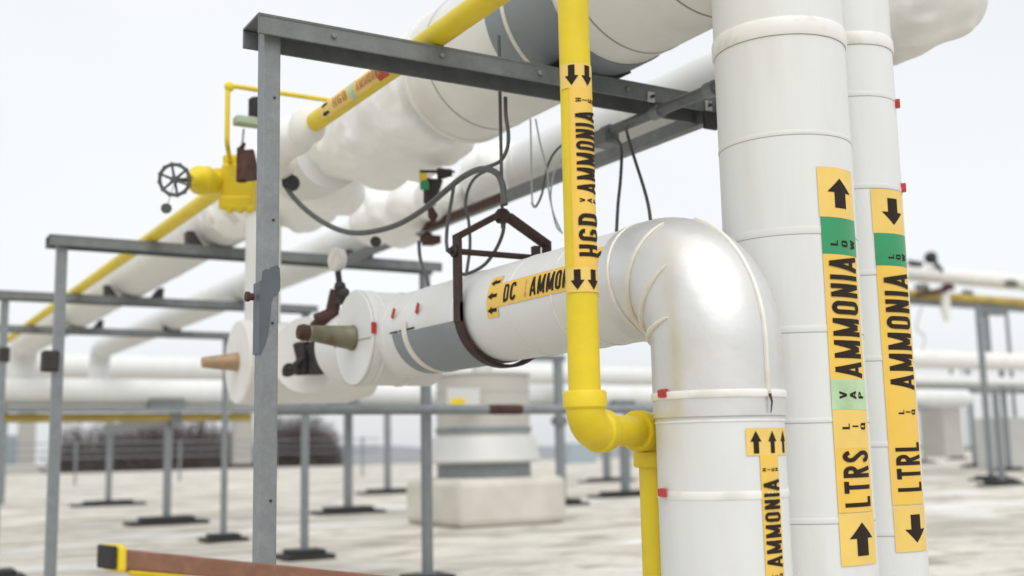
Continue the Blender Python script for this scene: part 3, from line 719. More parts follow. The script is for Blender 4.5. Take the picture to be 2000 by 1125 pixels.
blob('valve_insulation', [([V((XM, 10.2, zM)), V((XM+.01, 9.3, zM)), V((XM+.03, 8.9, zM+.02)), V((XM+.03, 8.6, zM+.02)), V((XM+.05, 8.2, zM+.05))], [rM*1.01, rM*1.08, rM*1.3, rM*1.34, rM*1.2]),
    ([V((XM+.05, 8.5, zM+.05)), V((XM+.08, 8.1, zM+.08)), V((XM+.08, 7.9, zM+.08)), V((XM+.12, 7.5, zM+.1)), V((XM+.16, 7.0, zM+.12)), V((XM+.22, 6.2, zM+.15))], [.28, .31, .31, .29, .35, .40]),
    (800, 270, 88, 8.1), (745, 300, 72, 8.4), (845, 235, 95, 7.8), (800, 215, 85, 8.1), (770, 250, 80, 8.3), (640, 350, 70, 8.8), (665, 375, 48, 8.9), (560, 380, 60, 9.1), (525, 375, 50, 9.2), (600, 400, 56, 9.1),
    ([P(578, 301, 8.5), P(610, 302, 8.5), P(650, 306, 8.5), P(700, 315, 8.5)], [.012, .05, .10, .17])], M['frost'], tM, .025, 9, .042)
# vertical branch down behind the front post into the second valve
vb = P(515, 420, 9.0)
tV = thing('valve_branch', tuple(P(515, 640, 8.4)), 'white vertical branch ending in a drum-shaped cover with tan cone, behind the tall front post', 'insulated valve')
pb0 = P(515, 400, 8.95); px2 = pb0.x; py2 = pb0.y
zb = lambda y: P(515, y, 8.95).z
MB().tube([V((px2, py2, zb(740))), V((px2, py2, zb(395)))], .138, 40).build('pipe_jacket', M['jacket'], tV)
MB().ring((px2, py2, zb(420)), Z_, .138, .04, .008, 40).build('band', M['band'], tV)
c2 = PY(463, 707, py2)
r2_ = .325
MB().lathe((c2.x, py2, c2.z), X_, [(0, r2_*.96), (.014, r2_), (.1, r2_), (.9, r2_*.97), (1.1, r2_*.8)], 64).build('valve_cover', M['cream'], tV)
c3 = c2.copy(); ce3 = PY(395, 708, py2)
dd = V((ce3.x-c3.x, 0, ce3.z-c3.z))
MB().lathe((c2.x, py2, c2.z), dd, [(0, .072), (.012, .074), (.02, .07), (dd.length, .04)], 32).build('stem_cover', M['copper'], tV)
# open-ended cover at its right side with rusty valve inside
c4 = P(598, 693, 8.28)
dn = (V((CP.x-c4.x, CP.y-c4.y, 0)).normalized()*.8-X_*.5).normalized()
MB().lathe(c4-dn*.5, dn, [(0, .27), (.49, .285), (.5, .278)], 56).build('end_cover', M['cream'], tV)
m = MB(); q = c4-dn*.04
m.tube([P(588, 672, 8.15), P(590, 700, 8.12), P(592, 728, 8.15)], [.06, .045, .06], 16); m.tube([P(590, 700, 8.1), P(565, 722, 8.0)], [.03, .02], 10)
m.lathe(P(566, 722, 8.02), (P(566, 722, 7.0)-P(590, 722, 7.3)), [(0, .055), (.02, .055)], 16); m.tube([P(605, 670, 8.12), P(618, 690, 8.12), P(622, 730, 8.12)], [.05, .07, .075], 14)
m.wob(.02, 12).build('rusty_valve', M['darkiron'], tV)

# ================================================================== MEDIUM OVERHEAD PIPE + angle tray
rQ = .2; zQ = Z0+rQ+.012; XQ = 4.42
tQ = thing('overhead_branch_pipe', (XQ, 8, Z0), 'medium white overhead pipe along the steel angle, elbow dropping at far left', 'insulated pipe')
pts = fillet([V((XQ, 4.15, zQ)), V((XQ, 23.4, zQ)), V((XQ, 23.4, 2.7))], .4, 10)
MB().tube(pts, rQ, 48).build('pipe_jacket', M['jacket'], tQ)
for yy in (5.6, 7.0, 8.5, 9.4, 11.8, 13.2, 15.5): MB().ring((XQ, yy, zQ), Y_, rQ, .025, .005, 48).build('band', M['band'], tQ)
blob('valve_insulation', [(775, 420, 62, 9.6), (735, 425, 55, 9.9), (815, 395, 58, 9.4), (855, 385, 50, 9.1), (740, 395, 28, 9.7), (960, 345, 62, 8.9), (985, 330, 55, 8.7)], M['frost'], tQ, .025, 7, .03)
for fy in (10.18, 17.55):
    m = MB(); a = V((XQ-.02, fy+.1, Z0)); m.box(a+Z_*.05, X_*.13, Y_*.07, Z_*.05); m.build('pipe_shoe', M['darkiron'], tQ, bevel=.02)
XS = 4.12
s0 = PX(1400, 232, XS); s1 = PX(655, 518, XS)
tS = thing('steel_angle', (XS, s0.y, s0.z), 'long steel angle under the medium white overhead pipe', 'steel angle')
m = MB(); zz = (s0.z+s1.z)/2
m.bbox((XS-.004, s0.y-.4, zz), (XS+.004, s1.y, zz+.07)); m.bbox((XS-.004, s0.y-.4, zz-.006), (XS+.06, s1.y, zz)); m.build('angle_bar', M['galv_dark'], tS)
ks = PX(985, 420, XS).y; ke = PX(825, 470, XS).y
MB().beam(V((XS-.03, ks, zz+.02)), V((XS-.03, ke, zz+.02)), .03, .05).build('rusty_plate', M['rust'], tS)
m = MB().sphere(PX(832, 465, XS-.05), .055, (1, 1.3, .9)); m.box(PX(842, 470, XS-.05), X_*.05, Y_*.08, Z_*.035); m.wob(.012, 15); m.build('rusty_joint', M['rust'], tS)
# upper conduit with fittings
tC = thing('cable_conduit', tuple(P(1290, 215, 6.1)), 'dark grey conduit running under the front beam to the wide riser', 'conduit')
c_a = P(1395, 172, 5.7); c_b = P(1292, 215, 6.05); c_c = P(1190, 255, 6.4); c_d = P(1130, 282, 6.6)
c_b = lerp(c_a, c_d, .385)
MB().tube([c_a+(c_a-c_d)*.2, c_d], .03, 16).build('tube', M['galv_dark'], tC)
for q in (.02, .385, .76):
    p = lerp(c_a, c_d, q); dd2 = (c_d-c_a).normalized(); MB().lathe(p-dd2*.03, dd2, [(0, .03), (0, .042), (.06, .042), (.06, .03)], 16, False).build('coupling', M['galv'], tC)
m = MB().box(lerp(c_a, c_d, .78)-Z_*.03, X_*.05, Y_*.07, Z_*.045); m.build('junction_box', M['galv_dark'], tC, bevel=.008)

# ================================================================== YELLOW OVERHEAD LINE with valve
XY_ = 2.375; ryo = .057; zY = Z0+ryo+.004
tL = thing('yellow_line', (XY_, Y1f, Z0), 'yellow overhead pipe crossing the front beam, with a faded tag', 'pipe')
pts = fillet([V((XY_, 2.5, zY)), V((XY_, 22.9, zY)), V((XY_, 22.9, 2.3))], .2, 8)
yv = PX(465, 350, XY_).y
MB().tube([V((XY_, 2.5, zY)), V((XY_, 6.6, zY))], ryo, 40).build('near_pipe', M['yellow'], tL)
MB().tube([V((XY_, yv-.1, zY))]+pts[1:], ryo, 32).build('far_pipe', M['yellow'], tL)
blob('elbow_insulation', [(600, 246, 39, 6.85), (572, 266, 42, 7.0), (545, 285, 40, 7.1), (538, 300, 30, 7.25), (548, 322, 30, 7.3), (535, 255, 30, 7.1)], M['cream'], tL, .02, 5, .012)
yl = lambda px, py: PX(px, py, XY_-ryo).y
side_label(tL, V((XY_, 0, zY)), ryo, yl(625, 232), yl(760, 135), rad(-12), ryo*rad(100), [
    ('text', 'HGD', yl(650, 212), yl(676, 192), .05, 'inkfade'), ('block', yl(680, 190), yl(690, 183), 'mint'), ('text', 'AMMONIA', yl(695, 180), yl(742, 148), .05, 'inkfade'),
    ('block', yl(733, 153), yl(752, 142), 'red'),
    ('arrow', yl(640, 220), yl(628, 230), .024, .03), ('arrow', yl(640, 220), yl(628, 230), -.024, .03)], 'label', 'amber2')
# valve
tW = thing('hand_valve', (XY_, yv, zY-.2), 'yellow flanged valve with a spoked black handwheel', 'valve')
yc = V((XY_, yv, zY-.03))
dv = PX(465, 350, XY_)
def box_px(m, x0, y0, x1, y1, d, dep=.1):
    a = P(x0, (y0+y1)/2, d); b = P(x1, (y0+y1)/2, d); c = (a+b)/2; h = (y1-y0)/2*d/FP
    fx_ = (b-a)*.5; m.box(c, fx_, fw*dep, cu*h)
D_ = 7.95
m = MB(); box_px(m, 440, 322, 500, 402, D_, .12); box_px(m, 436, 384, 498, 412, D_-.02, .14); box_px(m, 440, 304, 472, 330, D_, .09)
m.build('body', M['yellow'], tW, bevel=.02)
for px in (448, 470, 488): MB().lathe(P(px, 408, D_-.14), -Z_, [(-.02, .02), (.03, .02)], 6).build('flange_bolt', M['yellow'], tW)
wc = P(341, 351, D_-.55); hb = P(436, 353, D_); ax = (wc-hb).normalized()
Ls = (wc-hb).length
MB().lathe(hb, ax, [(-.05, .09), (.07, .09), (.08, .062), (.2, .062), (.21, .1), (.3, .1), (.33, .075), (Ls*.62, .07), (Ls*.7, .04)], 20).build('bonnet', M['yellow'], tW)
MB().tube([hb+ax*Ls*.6, wc], .014, 10).build('stem', M['darkiron'], tW)
nw = (ax*.9+V((CP-wc).normalized())*.7).normalized(); Rw = .1
hwm = MB(); nt0 = nw.orthogonal().normalized(); nt1 = nw.cross(nt0)
hwm.torus(wc, nw, Rw, .0125, 40, 8)
for k in range(6):
    a = k*math.pi/3; hwm.tube([wc, wc+(nt0*math.cos(a)+nt1*math.sin(a))*Rw], [.011, .008], 8)
for k in range(12):
    a = k*math.pi/6; hwm.sphere(wc+(nt0*math.cos(a)+nt1*math.sin(a))*(Rw+.006), .013, n=8, m=6)
hwm.lathe(wc-nw*.014, nw, [(0, .026), (.035, .024)], 12)
hw = hwm.build('handwheel', M['cable'], tW)
kn = P(325, 407, D_-.5)
MB().lathe(kn, nw, [(-.01, .034), (.012, .034)], 20).build('bonnet_cap', M['cable'], tW)
MB().tube([kn, wc-Z_*.02], .003, 6).build('wire', M['cable_pale'], tW)
# equalising line (small yellow pipe)
D_b = 7.3
te = thing('small_bypass_pipe', tuple(P(445, 305, D_)), 'thin yellow pipe rising from the valve and turning right', 'pipe')
ea = P(443, 300, 7.4); eb = P(446, 160, 7.4); eb = V((ea.x, ea.y, eb.z)); ec = V((PY(748, 208, eb.y).x, eb.y, eb.z))
ec = V((PY(749, 208, eb.y).x, eb.y, eb.z)); MB().tube(fillet([P(450, 318, 7.9), V((ea.x, ea.y, P(450, 318, 7.9).z)), eb, ec], .05, 6), .0165, 16).build('tube', M['yellow'], te)
MB().sphere(eb+V((.01, 0, -.01)), .034).build('elbow_fitting', M['yellow'], te)
# actuator behind the post
ta = thing('valve_actuator', tuple(P(490, 350, 7.6)), 'black topped actuator with a pale green flange and rusty body beside the post', 'valve actuator')
d7 = 7.55
MB().box(P(507, 241, d7), X_*.17, Y_*.05, Z_*.028).build('flange', M['palegreen'], ta, bevel=.008)
MB().lathe(P(503, 232, d7), Z_, [(0, .055), (.02, .062), (.13, .062), (.14, .05)], 20).build('solenoid', M['black'], ta)
MB().tube([P(476, 252, d7), P(474, 275, d7), P(470, 292, d7)], .008, 8).build('tubing', M['cable_pale'], ta)
m = MB(); m.box(P(545, 262, d7+.1), X_*.03, Y_*.03, Z_*.1); m.build('cover_plate', M['lightmetal'], ta, bevel=.005)
m = MB(); m.tube([P(480, 295, d7-.02), P(482, 325, d7-.02), P(486, 352, d7-.02)], [.045, .07, .085], 14); box_px(m, 464, 290, 478, 356, d7-.02, .04); m.tube([P(470, 292, d7), P(479, 278, d7)], [.02, .012], 8)
m.wob(.014, 16).build('rusty_body', M['rust'], ta)

# ================================================================== CABLES
def cable(pts, r, name, label, m='cable', cat='cable', ends=None):
    q = smooth([P(*a) for a in pts], 8)
    o = MB().tube(q, r, 10).build(name, M[m]); return tag(o, label, cat)
c1 = [(552, 343, 7.4), (563, 372, 7.3), (600, 412, 7.1), (650, 444, 6.9), (700, 455, 6.7), (765, 443, 6.5), (820, 414, 6.3), (870, 373, 6.1), (905, 345, 6.0), (940, 330, 5.85), (968, 337, 5.75), (981, 360, 5.7), (986, 400, 5.66)]
th = thing('flexible_hose', tuple(P(565, 358, 7.35)), 'thick dark hose sagging from behind the post up to the hanger rod', 'hose')
MB().tube(smooth([P(*a) for a in c1], 10), .0165, 14).build('hose', M['cable'], th)
MB().lathe(P(568, 357, 7.33), fw, [(-.035, .05), (-.025, .055), (.03, .055)], 20).build('round_fitting', M['darkiron'], th)
cable([(905, 345, 6.02), (940, 330, 5.95), (975, 316, 5.8), (990, 292, 5.75), (993, 262, 5.72), (988, 225, 5.7), (987, 190, 5.72)], .010, 'conduit_loop', 'dark cable curling up along the hanger rod under the beam')
cable([(962, 328, 6.1), (930, 345, 6.15), (914, 372, 6.2), (909, 405, 6.2), (915, 430, 6.2), (918, 480, 6.2), (911, 535, 6.15)], .009, 'conduit_loop', 'dark cable looping down left of the hanger rod behind the yoke')
cable([(985, 425, 5.9), (982, 455, 5.92), (968, 488, 5.95), (945, 518, 6.0), (912, 535, 6.0), (893, 533, 6.0)], .010, 'conduit_loop', 'dark cable hanging in an arc from yoke peak onto the header')
cable([(888, 352, 6.2), (882, 390, 6.2), (875, 430, 6.15), (872, 468, 6.1), (874, 490, 6.0)], .010, 'hanging_cable', 'grey cable dropping from the hose to the left yoke shoulder')
cable([(1125, 268, 6.3), (1090, 290, 6.4), (1072, 318, 6.45), (1064, 350, 6.5), (1058, 380, 6.5), (1046, 404, 6.5), (1038, 395, 6.5)], .007, 'hanging_cable', 'dark thin cable curving from behind the yellow drop pipe to the angle')
cable([(1036, 232, 6.4), (1037, 280, 6.4), (1038, 340, 6.4), (1040, 398, 6.4), (1046, 405, 6.4)], .005, 'hanging_cable', 'pale wire hanging straight down left of the yellow drop pipe', 'cable_pale')
cable([(1046, 232, 6.4), (1055, 280, 6.4), (1068, 330, 6.4), (1073, 380, 6.4), (1082, 420, 6.4), (1096, 452, 6.3)], .005, 'hanging_cable', 'pale slanting wire close left of the yellow drop pipe', 'cable_pale')
cable([(1108, 300, 6.3), (1085, 330, 6.4), (1078, 360, 6.4), (1076, 392, 6.4), (1086, 440, 6.3), (1098, 455, 6.2)], .005, 'hanging_cable', 'thin pale looped wire ending just above the white header', 'cable_pale')
cable([(1196, 268, 6.3), (1208, 276, 6.2), (1214, 296, 6.2), (1212, 350, 6.1), (1207, 400, 6.0), (1204, 456, 5.8)], .009, 'hanging_cable', 'dark cable dropping straight to the elbow, left of the pair')
cable([(1222, 248, 6.2), (1228, 272, 6.2), (1240, 312, 6.1), (1256, 362, 5.9), (1266, 400, 5.7), (1272, 440, 5.4)], .009, 'hanging_cable', 'dark cable slanting down to the elbow, right of the pair')
cable([(818, 470, 6.9), (820, 500, 6.9), (826, 522, 6.85), (834, 545, 6.8), (840, 570, 6.7)], .011, 'drain_tube', 'short grey tube bending down from rusty joint to header', cat='tube')
# small hanging instrument with yellow and green tag
ti = thing('tagged_fitting', tuple(P(845, 350, 7.6)), 'dark hanging fitting with yellow and green tag behind the hose', 'fitting')
m = MB(); m.tube([P(820, 334, 7.6), P(890, 336, 7.6)], .01, 8); m.tube([P(845, 350, 7.6), P(842, 380, 7.6), P(838, 400, 7.6)], [.07, .055, .04], 14); m.tube([P(855, 340, 7.6), P(884, 338, 7.6)], [.04, .025], 10)
m.wob(.01, 12).build('body', M['darkiron'], ti)
m = MB(); box_px(m, 819, 338, 834, 352, 7.5, .01); m.build('tag', M['yellow'], ti)
m = MB(); box_px(m, 820, 353, 838, 371, 7.5, .01); m.build('tag', M['green'], ti, bevel=.01)
m = MB().tube([P(840, 405, 7.55), P(846, 422, 7.55), P(846, 434, 7.55)], [.02, .035, .015], 10).build('red_plug', M['rust'], ti)
to = tag(MB().lathe(P(734, 472, 7.4), fw, [(-.02, .035), (.02, .035)], 16).build('round_knob', M['darkiron']), 'small dark round knob under the sagging hose', 'knob')
MB()

# ================================================================== SAWHORSE-LIKE BAR bottom left
dA = 3.1
sA = P(232, 1072, dA); sB = P(690, 1118, 3.65); dr = (sB-sA).normalized(); sB = sB+dr*.35
tw = thing('sawhorse', (sA.x, sA.y, 0), 'reddish brown bar with yellow end bracket and black pad, bottom left', 'sawhorse')
hN = dr.cross(Z_).normalized()
hgt = .054
MB().beam(sA-Z_*hgt/2, sB-Z_*hgt/2, .05, hgt).build('top_bar', M['redbrown'], tw, bevel=.006)
cE = sA-dr*.012-Z_*(hgt/2-.002)
MB().box(cE, dr*.013, hN*.052, Z_*.037).build('end_bracket', M['yellow'], tw, bevel=.01)
cE = sA-dr*.012-Z_*(hgt/2-.002)
MB().box(cE-dr*.022, dr*.009, hN*.047, Z_*.032).build('end_pad', M['black'], tw, bevel=.006)
# tapered yellow hinge plate under the bar
q0 = sA+dr*.03-Z_*(hgt+.001); q1 = q0+dr*.16
fn = hN*.024
m = MB(); m.add([q0-fn, q1-fn, q1-fn-Z_*.06, q0+dr*.06-fn-Z_*.06, q0+fn, q1+fn, q1+fn-Z_*.06, q0+dr*.06+fn-Z_*.06],
    [(0,1,2,3), (4,7,6,5), (0,4,5,1), (3,2,6,7), (0,3,7,4), (1,5,6,2)], False)
m.beam(q1-Z_*.004-dr*.17, q1-Z_*.004+dr*.004, .062, .008); m.beam(q1-Z_*.03, q1-Z_*.03+dr*.006, .062, .06)
m.build('hinge_bracket', M['yellow'], tw, bevel=.003)
for e_ in (0, .8):
    for s in (-1, 1):
        b0 = q0+dr*(.1+e_)-Z_*.05
        MB().beam(b0, V((b0.x, b0.y, 0))+hN*s*.3, .04, .04, dr).build('leg', M['redbrown'], tw)

# ================================================================== BACKGROUND RACKS
def stand(px, fy, top, label, r=.05, w_=.32, depth_mul=1):
    p = PZ(px, fy, 0)
    t = thing('pipe_stand', (p.x, p.y, 0), label, 'pipe stand', 'free standing pipe stands on the roof')
    MB().bbox((p.x-r, p.y-r, .08), (p.x+r, p.y+r, top)).build('post', M['galv'], t)
    m = MB(); m.bbox((p.x-w_, p.y-.35, 0), (p.x+w_, p.y+.35, .07)); m.bbox((p.x-w_*.65, p.y-.28, .07), (p.x+w_*.65, p.y+.28, .15)); m.build('foot', M['rubber'], t)
    return t, p
zr = lambda px, y, Y: PY(px, y, Y).z
YB = PZ(325, 1024, 0).y
zrail = PY(325, 806, YB).z
stand(325, 1024, zrail-.1, 'stand left of the tall front post carrying the dark saddle block', .065, .75)
stand(211, 988, PZ(211, 988, 0).z+PY(211, 818, PZ(211, 988, 0).y).z, 'stand farthest left among the thin ones, wide black foot', .07, .95)
stand(680, 1003, PY(680, 795, PZ(680, 1003, 0).y).z, 'stand just left of the round roof fan', .075, .75)
stand(757, 964, PY(757, 795, PZ(757, 964, 0).y).z, 'stand behind the fan curb, smaller foot', .08, .95)
tn, pn = stand(1097, 987, PY(1097, 702, PZ(1097, 987, 0).y).z, 'tallest thin stand, just left of the yellow drop pipe foot', .085, .55)
zt_ = PY(1097, 704, pn.y).z
MB().bbox((pn.x-1.3, pn.y-.1, zt_-.02), (pn.x+.15, pn.y+.1, zt_+.12)).build('arm', M['galv_dark'], tn)
MB().bbox((pn.x-.14, pn.y-.14, PY(1097, 830, pn.y).z), (pn.x+.14, pn.y+.14, PY(1097, 815, pn.y).z)).build('clamp', M['galv_dark'], tn)
stand(1186, 941, PY(1186, 800, PZ(1186, 941, 0).y).z*.9, 'small far stand seen under the yellow elbow', .11, 1.1)
stand(1222, 970, PY(1222, 800, PZ(1222, 970, 0).y).z*.9, 'small stand half hidden by the yellow lower pipe', .09, 1.0)
# rack pipe running across behind
tR = thing('cross_pipe', (8, YB, zrail), 'wide white pipe crossing the background above the thin stands', 'insulated pipe')
rc = .27; zc_ = PY(400, 768, YB).z
MB().tube([V((-8, YB, zc_)), V((30, YB, zc_))], rc, 40).build('pipe_jacket', M['jacket'], tR)
for xx in range(-6, 30, 2): MB().ring((xx+.3, YB, zc_), X_, rc, .04, .01, 40).build('band', M['band'], tR)
for px in (320, 662, 1205):
    xx = PY(px, 782, YB).x; w2 = .34
    MB().bbox((xx-w2, YB-.3, zc_-rc-.02), (xx+w2, YB+.2, zc_-rc+.14)).build('saddle', M['galv_dark'], tR)
tr2 = thing('rack_rail', (8, YB-.25, zrail), 'thin steel rail under the wide background crossing pipe', 'rail')
MB().bbox((-8, YB-.3, zc_-rc-.12), (28, YB-.2, zc_-rc-.02)).build('rail', M['galv'], tr2)
tyb = tag(MB().tube([V((-8, YB-.1, zc_-rc-.22)), V((PY(486, 800, YB).x, YB-.1, zc_-rc-.22))], .085, 20).build('yellow_pipe', M['yellow_shaded']), 'yellow pipe low in the background left of the tall front post', 'pipe')
xb = PY(340, 800, YB).x
tag(MB().beam(V((xb, YB-.2, zc_-rc-.24)), V((xb+.6, YB+9.6, zc_-rc-.24)), .2, .22).build('cross_beam', M['galv_dark']), 'dark steel cross beam receding between two background stands', 'beam')
# second far white pipe
YC = 34.5; zc2 = PY(600, 724, YC).z
t = thing('far_cross_pipe', (8, YC, zc2), 'farther white pipe crossing just above the nearer background pipe', 'insulated pipe')
MB().tube([V((-12, YC, zc2)), V((46, YC, zc2))], .36, 32).build('pipe_jacket', M['jacket'], t)
for px in (10, 757, 1222):
    xx = PY(px, 790, YC).x; MB().bbox((xx-.08, YC-.08, 0.1), (xx+.08, YC+.08, zc2-.36)).build('support_leg', M['galv'], t)

# roof fan
fp = PZ(940, 1032, 0); fD = fp.y
tf = thing('roof_fan', (fp.x, fp.y+1, 0), 'round grey roof exhaust fan on a big pale square curb', 'roof fan')
kf = (fp-CP).dot(fw)/FP                        # metres per pixel there
fc = V((fp.x+.75, fp.y+1.2, 0)); kf *= 1.04
zfan = lambda y: PY(942, y, fc.y-1.0).z
MB().bbox((fc.x-1.1, fc.y-1.1, 0), (fc.x+1.1, fc.y+1.1, zfan(935))).build('curb', M['curb'], tf, bevel=.12)
MB().lathe((fc.x, fc.y, 0), Z_, [(zfan(935), 95*kf), (zfan(905), 95*kf)], 48).build('base_ring', M['galv'], tf)
MB().lathe((fc.x, fc.y, 0), Z_, [(zfan(905), 112*kf), (zfan(900), 116*kf), (zfan(852), 104*kf), (zfan(850), 96*kf)], 48).build('skirt', M['lightmetal'], tf)
MB().lathe((fc.x, fc.y, 0), Z_, [(zfan(850), 95*kf), (zfan(730), 95*kf), (zfan(727), 99*kf), (zfan(724), 99*kf), (zfan(723), 90*kf)], 56).build('drum', M['tan'], tf)
MB().ring((fc.x, fc.y, zfan(760)), Z_, 95*kf, .04, .012, 56).build('hoop', M['tan'], tf)
MB().ring((fc.x, fc.y, zfan(838)), Z_, 95*kf, .1, .03, 56).build('hoop', M['galv'], tf)
MB().lathe((fc.x, fc.y, 0), Z_, [(zfan(724), 22*kf), (zfan(700), 22*kf)], 20).build('motor', M['lightmetal'], tf)
pL = PY(905, 777, fc.y-95*kf*.98)
MB().box(pL, X_*.32, Y_*.02, Z_*.17).build('notice_plate', M['lightmetal'], tf); MB().box(pL+V((-.12, -.025, -.08)), X_*.14, Y_*.006, Z_*.07).build('notice_patch', M['yellow'], tf)

# right-hand background rack
Yr = 30.
def rackpipe(name, px, y, r, m, label, cat='insulated pipe', dy=0, x1=60, bands=True):
    p = PY(px, y, Yr+dy); t = thing(name, (p.x, Yr+dy, p.z), label, cat)
    MB().tube([V((p.x-6, Yr+dy, p.z)), V((x1, Yr+dy, p.z))], r, 28).build('pipe_jacket' if bands else 'tube', M[m], t)
    if bands:
        for k in range(10): MB().ring((p.x-2+k*1.7, Yr+dy, p.z), X_, r, .05, .015, 28).build('band', M['band'], t)
    return t, p
ct, cp_ = rackpipe('high_rack_pipe', 1860, 540, .33, 'cream', 'cream pipe high in the right background with dark valves on it')
rackpipe('high_yellow_pipe', 1880, 583, .19, 'yellow_shaded', 'yellow pipe just under the high right background pipe', 'pipe', -.4, bands=False)
for px, y, s in ((1975, 553, .5), (1890, 572, .35), (1800, 560, .5)):
    p = PY(px, y, Yr-.35); m = MB().sphere(p, .25, (1.8*s+.6, .8, .6)); m.wob(.08, 5); tag(m.build('pipe_shoe_lump', M['galv_dark'], ct), 'dark steel shoe')
m = MB().sphere(PY(1818, 503, Yr-.3), .26); m.tube([PY(1818, 503, Yr-.3), PY(1840, 530, Yr-.3)], .09, 10); m.tube([PY(1775, 512, Yr-.3), PY(1800, 516, Yr-.3)], .1, 10); m.wob(.03, 4)
m.build('valve', M['darkiron'], ct)
MB().bbox((PY(1755, 600, Yr).x, Yr-.5, PY(1850, 600, Yr).z-.05), (60, Yr-.3, PY(1850, 600, Yr).z+.12)).build('support_beam', M['galv_dark'], ct)
rackpipe('middle_rack_pipe', 1860, 703, .36, 'cream', 'cream pipe level with the tall fan top in the right background', dy=-1)
rackpipe('low_rack_pipe', 1860, 745, .2, 'jacket', 'thinner pale pipe beneath the middle one in the right background', dy=-1.2)
p = PY(1925, 612, Yr-.6)
tq = thing('rack_hanger', (p.x, Yr-.6, 0), 'short drop frame linking the high and middle pipes at right', 'pipe support')
MB().bbox((p.x-.07, Yr-.7, PY(1925, 700, Yr-.6).z), (p.x+.07, Yr-.5, p.z)).build('post', M['galv'], tq)
MB().bbox((p.x-.3, Yr-.72, p.z-.05), (p.x+1.1, Yr-.48, p.z+.12)).build('beam', M['galv_dark'], tq)
tz = thing('rack_valve', tuple(PY(1845, 640, Yr-.5)), 'pale drop pipe with dark valve under the high pipe, right background', 'valve')
MB().tube([PY(1843, 560, Yr-.6), PY(1846, 600, Yr-.6), PY(1850, 628, Yr-.6)], [.22, .2, .12], 14).build('drop_pipe', M['cream'], tz)
m = MB().sphere(PY(1852, 560, Yr-.8), .2, (1.8, .8, .7)); m.tube([PY(1790, 575, Yr-.8), PY(1850, 566, Yr-.8)], .09, 8); m.wob(.05, 4); m.build('valve_body', M['rust'], tz)
MB().tube(smooth([PY(1800, 600, Yr-.7), PY(1790, 640, Yr-.7), PY(1806, 660, Yr-.7), PY(1796, 700, Yr-.9)]), .035, 8).build('tubing', M['cable_pale'], tz)
p = PY(1860, 762, Yr-1.4)
tag(MB().bbox((PY(1755, 762, Yr-1.4).x, Yr-1.5, p.z-.1), (60, Yr-1.3, p.z+.1)).build('rack_beam', M['galv_dark']), 'dark horizontal beam under the pipes in the right background', 'beam')
for px, fy, ty, lb in ((1843, 835, 700, None), (1871, 897, 720, 'slim stand at right nearest the torn label'), (1905, 912, 720, 'slim stand second from the torn label'), (1937, 938, 600, 'tall slim stand reaching the high pipe at right'), (1972, 920, 720, 'slim stand behind the tall one near the right edge')):
    if lb: stand(px, fy, PY(px, ty, PZ(px, fy, 0).y).z, lb, .075, .7)
p = PY(1845, 838, Yr-.5)
tag(MB().bbox((p.x-.55, Yr-.9, PY(1845, 875, Yr-.5).z-.35), (p.x+.55, Yr+.2, PY(1845, 770, Yr-.5).z)).build('equipment_cabinet', M['tan'], bevel=.03), 'pale boxy cabinet under the right background pipes', 'cabinet')
for px, fy, ty, lb in ((1806, 905, 765, 'faint stand just right of the torn LTRL label foot'), (1892, 880, 720, 'farthest thin stand in the right background row'), (1958, 948, 765, 'nearest right stand with broad black foot'), (1990, 905, 600, 'tall stand cut by the right photo edge')):
    stand(px, fy, PY(px, ty, PZ(px, fy, 0).y).z, lb, .07, .7)
p = PZ(1982, 915, 0)
tag(MB().bbox((p.x-.6, p.y, 0), (p.x+1.3, p.y+1.4, PY(1982, 815, p.y).z)).build('equipment_cabinet', M['lightmetal'], bevel=.03), 'light grey cabinet at the right edge behind the stands', 'cabinet')
# bluish hood and white unit right of the fan
p = PZ(1140, 905, 0)
m = MB(); h_ = PY(1140, 865, p.y).z; m.add([p+V((-1.3, 0, 0)), p+V((1.3, 0, 0)), p+V((1.3, 2, 0)), p+V((-1.3, 2, 0)), p+V((-.9, .3, h_)), p+V((.9, .3, h_)), p+V((.9, 1.7, h_)), p+V((-.9, 1.7, h_))],
    [(0,1,2,3), (4,5,6,7), (0,1,5,4), (1,2,6,5), (2,3,7,6), (3,0,4,7)], False)
tag(m.build('roof_hood', M['blueg']), 'bluish grey roof hood seen between fan and yellow elbow', 'roof hood')
# pale block and post left background
for (px, y0, y1, wpx, mt, lb) in ((52, 905, 800, 30, 'tan', 'pale tall vent box in the left background behind the second frame'), (478, 903, 800, 34, 'tan', 'pale vent box far behind, just left of the tall front post'), (20, 905, 850, 30, 'blueg', 'dark bluish box at the far left edge')):
    p = PZ(px, y0+4, 0); k = (p-CP).dot(fw)/FP
    tag(MB().bbox((p.x-wpx*k/2, p.y, 0), (p.x+wpx*k/2, p.y+wpx*k, PY(px, y1, p.y).z)).build('vent_box', M[mt], bevel=.1), lb, 'vent box')
# wire safety fence along the roof edge
tfz = thing('wire_fence', (20, 60, 0), 'thin three wire fence in front of the bare trees', 'fence')
fy_ = 58.
for y in (862, 876, 889):
    z_ = PY(400, y, fy_).z; MB().tube([V((-5, fy_, z_)), V((26, fy_, z_))], .03, 6).build('wire', M['galv'], tfz)
for xx in range(-5, 27, 5): MB().bbox((xx-.05, fy_-.05, 0), (xx+.05, fy_+.05, PY(400, 858, fy_).z)).build('fence_post', M['galv'], tfz)

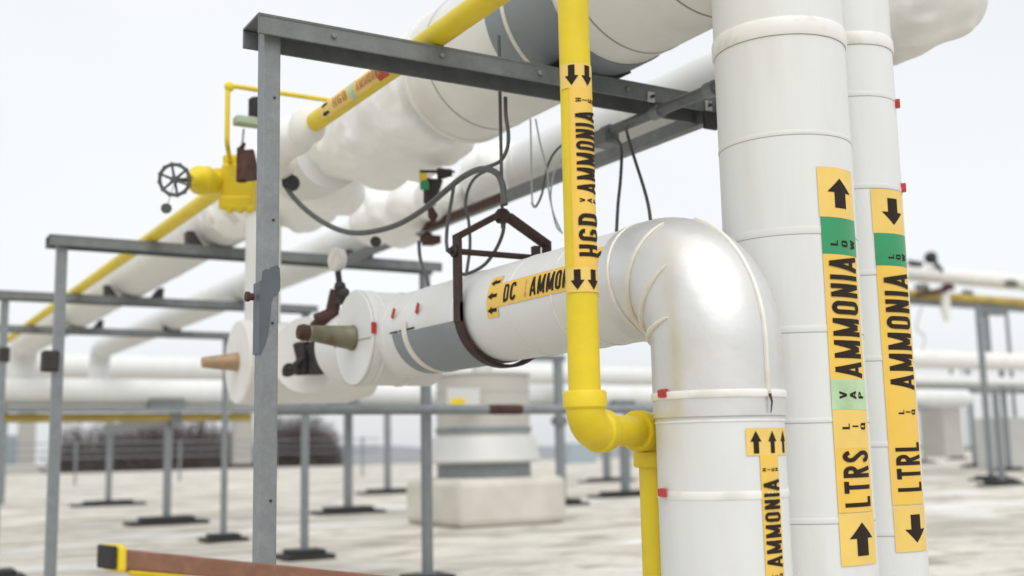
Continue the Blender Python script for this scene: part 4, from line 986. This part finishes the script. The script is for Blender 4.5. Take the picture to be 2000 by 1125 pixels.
# far trees (bare winter crowns)
def tree(px, top, base, d, label, wid=1., dens=1.):
    b = P(px, base, d); b.z = -9
    ht = P(px, top, d).z+9
    t = thing('bare_tree', (b.x, b.y, -9), label, 'tree', 'bare winter trees beyond the roof')
    MB().tube([b, b+Z_*ht*.3, b+Z_*ht*.6+X_*.4], [.35, .28, .12], 8).build('trunk', M['bark'], t)
    m = MB(); rnd = random.Random(int(px*7))
    for k in range(int(300*dens)):
        a = rnd.uniform(0, 6.28); rr_ = rnd.uniform(.05, 1)**.6; hh = rnd.uniform(.15, 1)
        wr = wid*ht*.33*math.sin(math.pi*min(1, .15+hh*.8))**.7
        s = b+Z_*ht*rnd.uniform(.15, .5)*min(1, hh+.2)
        e = b+V((math.cos(a)*rr_*wr, math.sin(a)*rr_*wr, ht*hh))
        mid = lerp(s, e, .5)+V((rnd.uniform(-.4, .4), rnd.uniform(-.4, .4), rnd.uniform(0, .8)))
        m.tube([s, mid, e], [.10, .06, .02], 3, False)
        for q in range(5):
            c = lerp(mid, e, rnd.random()); f_ = c+V((rnd.uniform(-1, 1), rnd.uniform(-1, 1), rnd.uniform(-.1, 1.1)))*ht*.07
            m.tube([c, f_], [.045, .015], 3, False)
    m.build('crown', M['twig'], t)
tl = ['dense', 'thin', 'broad', 'low']
TR = [(135, 838), (168, 848), (205, 830), (235, 846), (262, 822), (288, 832), (312, 818), (340, 825), (362, 842), (388, 818), (412, 838), (436, 850), (455, 843), (475, 826), (545, 818), (568, 825), (592, 812), (615, 820), (634, 838), (646, 862)]
for i, (px, top) in enumerate(TR):
    w_ = 'left of the tall front post' if px < 500 else 'right of the tall front post'
    tree(px, top-16, 892, 175+(i*37 % 40), 'bare brown winter tree on the horizon, %s' % w_, 1.0, 1.)
hl = MB(); hp = []
for i in range(41):
    px = 100+i*50; a = P(px, 872+3*math.sin(i*1.3)+3*math.sin(i*.5), 900); hp.append(a)
vs = []; fs = []
for a in hp: vs += [V((a.x, a.y, -9)), a, a+V((a.x, a.y, 0)).normalized()*200, V((a.x, a.y, -9))+V((a.x, a.y, 0)).normalized()*220]
for i in range(len(hp)-1):
    for k in range(3): fs.append((i*4+k, i*4+k+1, i*4+k+5, i*4+k+4))
tag(MB().add(vs, fs).build('hills', M['distant']), kind='structure')
